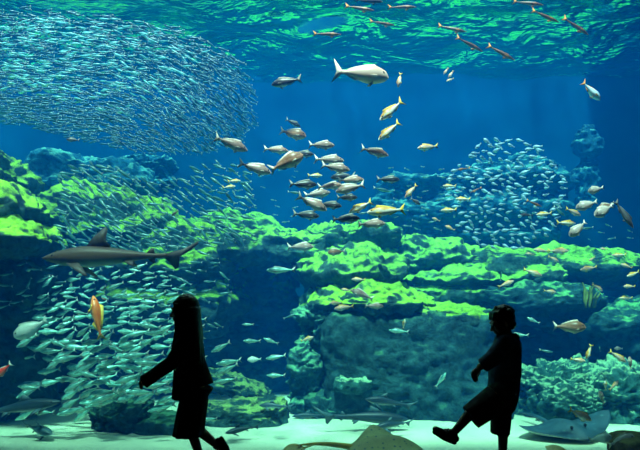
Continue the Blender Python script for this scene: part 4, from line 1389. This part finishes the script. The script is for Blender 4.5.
# ---------------- boy
hb = kp(502.2, 322.3)
bs = []
Pb = head(bs, hb, 22, s=0.93)
bn = kp(508, 340)
bs += [(kp(505, 330), bn, px(5.8), px(6)),
       (kp(507, 349), kp(504.5, 375), px(11.5), px(13), dict(wy=1.1)),
       (kp(507, 345, -0.075), kp(507, 345, 0.075), px(6), px(6)),
       (kp(504.5, 378), kp(501.5, 400), px(12.5), px(12.5), dict(wy=1.1))]
shn, eln, wrn = kp(504, 344, -0.105), kp(492, 359, -0.14), kp(480, 367, -0.13)
bs += [(shn, eln, px(5.6), px(4.6)), (eln, wrn, px(4.4), px(3.4))]
fingers(bs, wrn, Vector((-0.62, 0, -0.72)), Vector((0.55, 0.45, -0.45)), Vector((0.55, 0.1, -0.85)), 0.95, thumb_dir=(0.15, 0.75, -0.6))
shf, elf, wrf = kp(504.5, 345, 0.105), kp(492.5, 359.5, 0.12), kp(480.4, 366.8, 0.09)
bs += [(shf, elf, px(5.4), px(4.6)), (elf, wrf, px(4.4), px(3.4))]
fingers(bs, wrf, Vector((-0.62, 0, -0.72)), Vector((0.55, -0.45, -0.45)), Vector((0.55, 0.1, -0.85)), 0.92, thumb_dir=(0.15, -0.75, -0.6))
# raised leg stretched forward, standing leg straight
h1, k1, a1 = kp(497, 397, -0.06), kp(472.5, 411, -0.065), kp(454, 432.5, -0.065)
h2, k2, a2 = kp(502, 398, 0.06), kp(503, 434, 0.06), kp(502.5, 464, 0.06)
bs += [(h1, k1, px(8.2), px(6.2)), (k1, a1, px(6.0), px(3.7)), (h2, k2, px(9.2), px(6)), (k2, a2, px(5.2), px(3.7)),
       (a1, kp(445, 431.5, -0.065), px(3.6), px(3.0)), (a2, kp(494, 469, 0.06), px(3.6), px(3.2))]
boy = blob('boy', bs, skin, 0.0042, 5)
tag(boy, 'young boy silhouette in shirt and shorts kicking one leg forward before the glass', 'person')
add_eyes(Pb, boy, 0.93)
hh = [(Pb(0.022, 0, 0.036), Pb(0.020, 0, 0.022), 0.079, 0.079, dict(wy=0.98)), (Pb(0.040, 0, 0.0), Pb(0.046, 0, -0.030), 0.060, 0.044, dict(wy=1.2))]
rb = np.random.default_rng(3)
for i in range(90):
    a, b = rb.uniform(-PI, PI), rb.uniform(0.05, 1.35)
    d = Vector((math.cos(a) * math.cos(b), math.sin(a) * math.cos(b) * 0.95, math.sin(b)))
    if d.x < -0.55 and d.z < 0.45:
        continue
    s0, s1 = Pb(0.022 + d.x * 0.074, d.y * 0.074, 0.034 + d.z * 0.074), Pb(0.024 + d.x * 0.082, d.y * 0.084, 0.032 + d.z * 0.082)
    hh.append((s0, s1, 0.020, 0.012))
hh.append((Pb(0.005, 0.0, 0.105), kp(500.2, 306.8), 0.026, 0.007))           # the tuft that stands up
for y in (-0.05, -0.025, 0, 0.025, 0.05):                                  # fringe over the brow
    hh.append((Pb(-0.034, y, 0.078), Pb(-0.060, y * 0.95, 0.050), 0.022, 0.011))
blob('hair', hh, hairm, 0.0042, 2, boy)
ss = [(kp(507, 346), kp(505, 372), px(14), px(15.8), dict(wy=1.15)), (kp(507.5, 343, -0.085), kp(507.5, 343, 0.085), px(8), px(8)), (kp(502, 341), kp(511, 340), px(6.5), px(6.5), dict(wy=1.6)),
      (kp(505, 368), kp(503, 401), px(16.2), px(14.8), dict(wy=1.05, flat=True)),
      (shn, eln, px(8.6), px(8.0)), (eln, kp(482, 366, -0.13), px(8.0), px(7.2), dict(flat=True)),
      (shf, elf, px(8), px(7.4)), (elf, kp(483, 365.5, 0.095), px(7.2), px(6.6), dict(flat=True)),
      (kp(499, 339), kp(515, 337.5), px(4.2), px(4.2), dict(wy=2.2))]
shirt = blob('shirt', ss, shirt_m, 0.005, 3, boy)
blob('collar', [(kp(498.5, 338.5, -0.035), kp(514, 336, -0.045), px(2.8), px(3.0)), (kp(498.5, 338.5, 0.035), kp(514, 336, 0.045), px(2.8), px(3.0)), (kp(515, 336, -0.04), kp(515, 336, 0.04), px(3), px(3))], shirt_m, 0.004, 2, shirt)
sh_ = [(kp(503.5, 388), kp(501.5, 402), px(15.3), px(14.5), dict(wy=1.4)),
       (kp(497, 398, -0.055), kp(470.5, 417.5, -0.065), px(14.6), px(12.6), dict(flat=True, wy=1.0)),
       (kp(502, 402, 0.055), kp(500, 433.5, 0.06), px(11), px(9.6), dict(flat=True, wy=1.2))]
blob('shorts', sh_, short_m, 0.005, 2, boy)
shoe(boy, kp(453.5, 435, -0.065), kp(436, 428.5, -0.065), (0.36, 0, 0.93), 0.84, strap=True)
shoe(boy, a2, kp(487, 468.6, 0.06), (0, 0, 1), 1.0, strap=True)
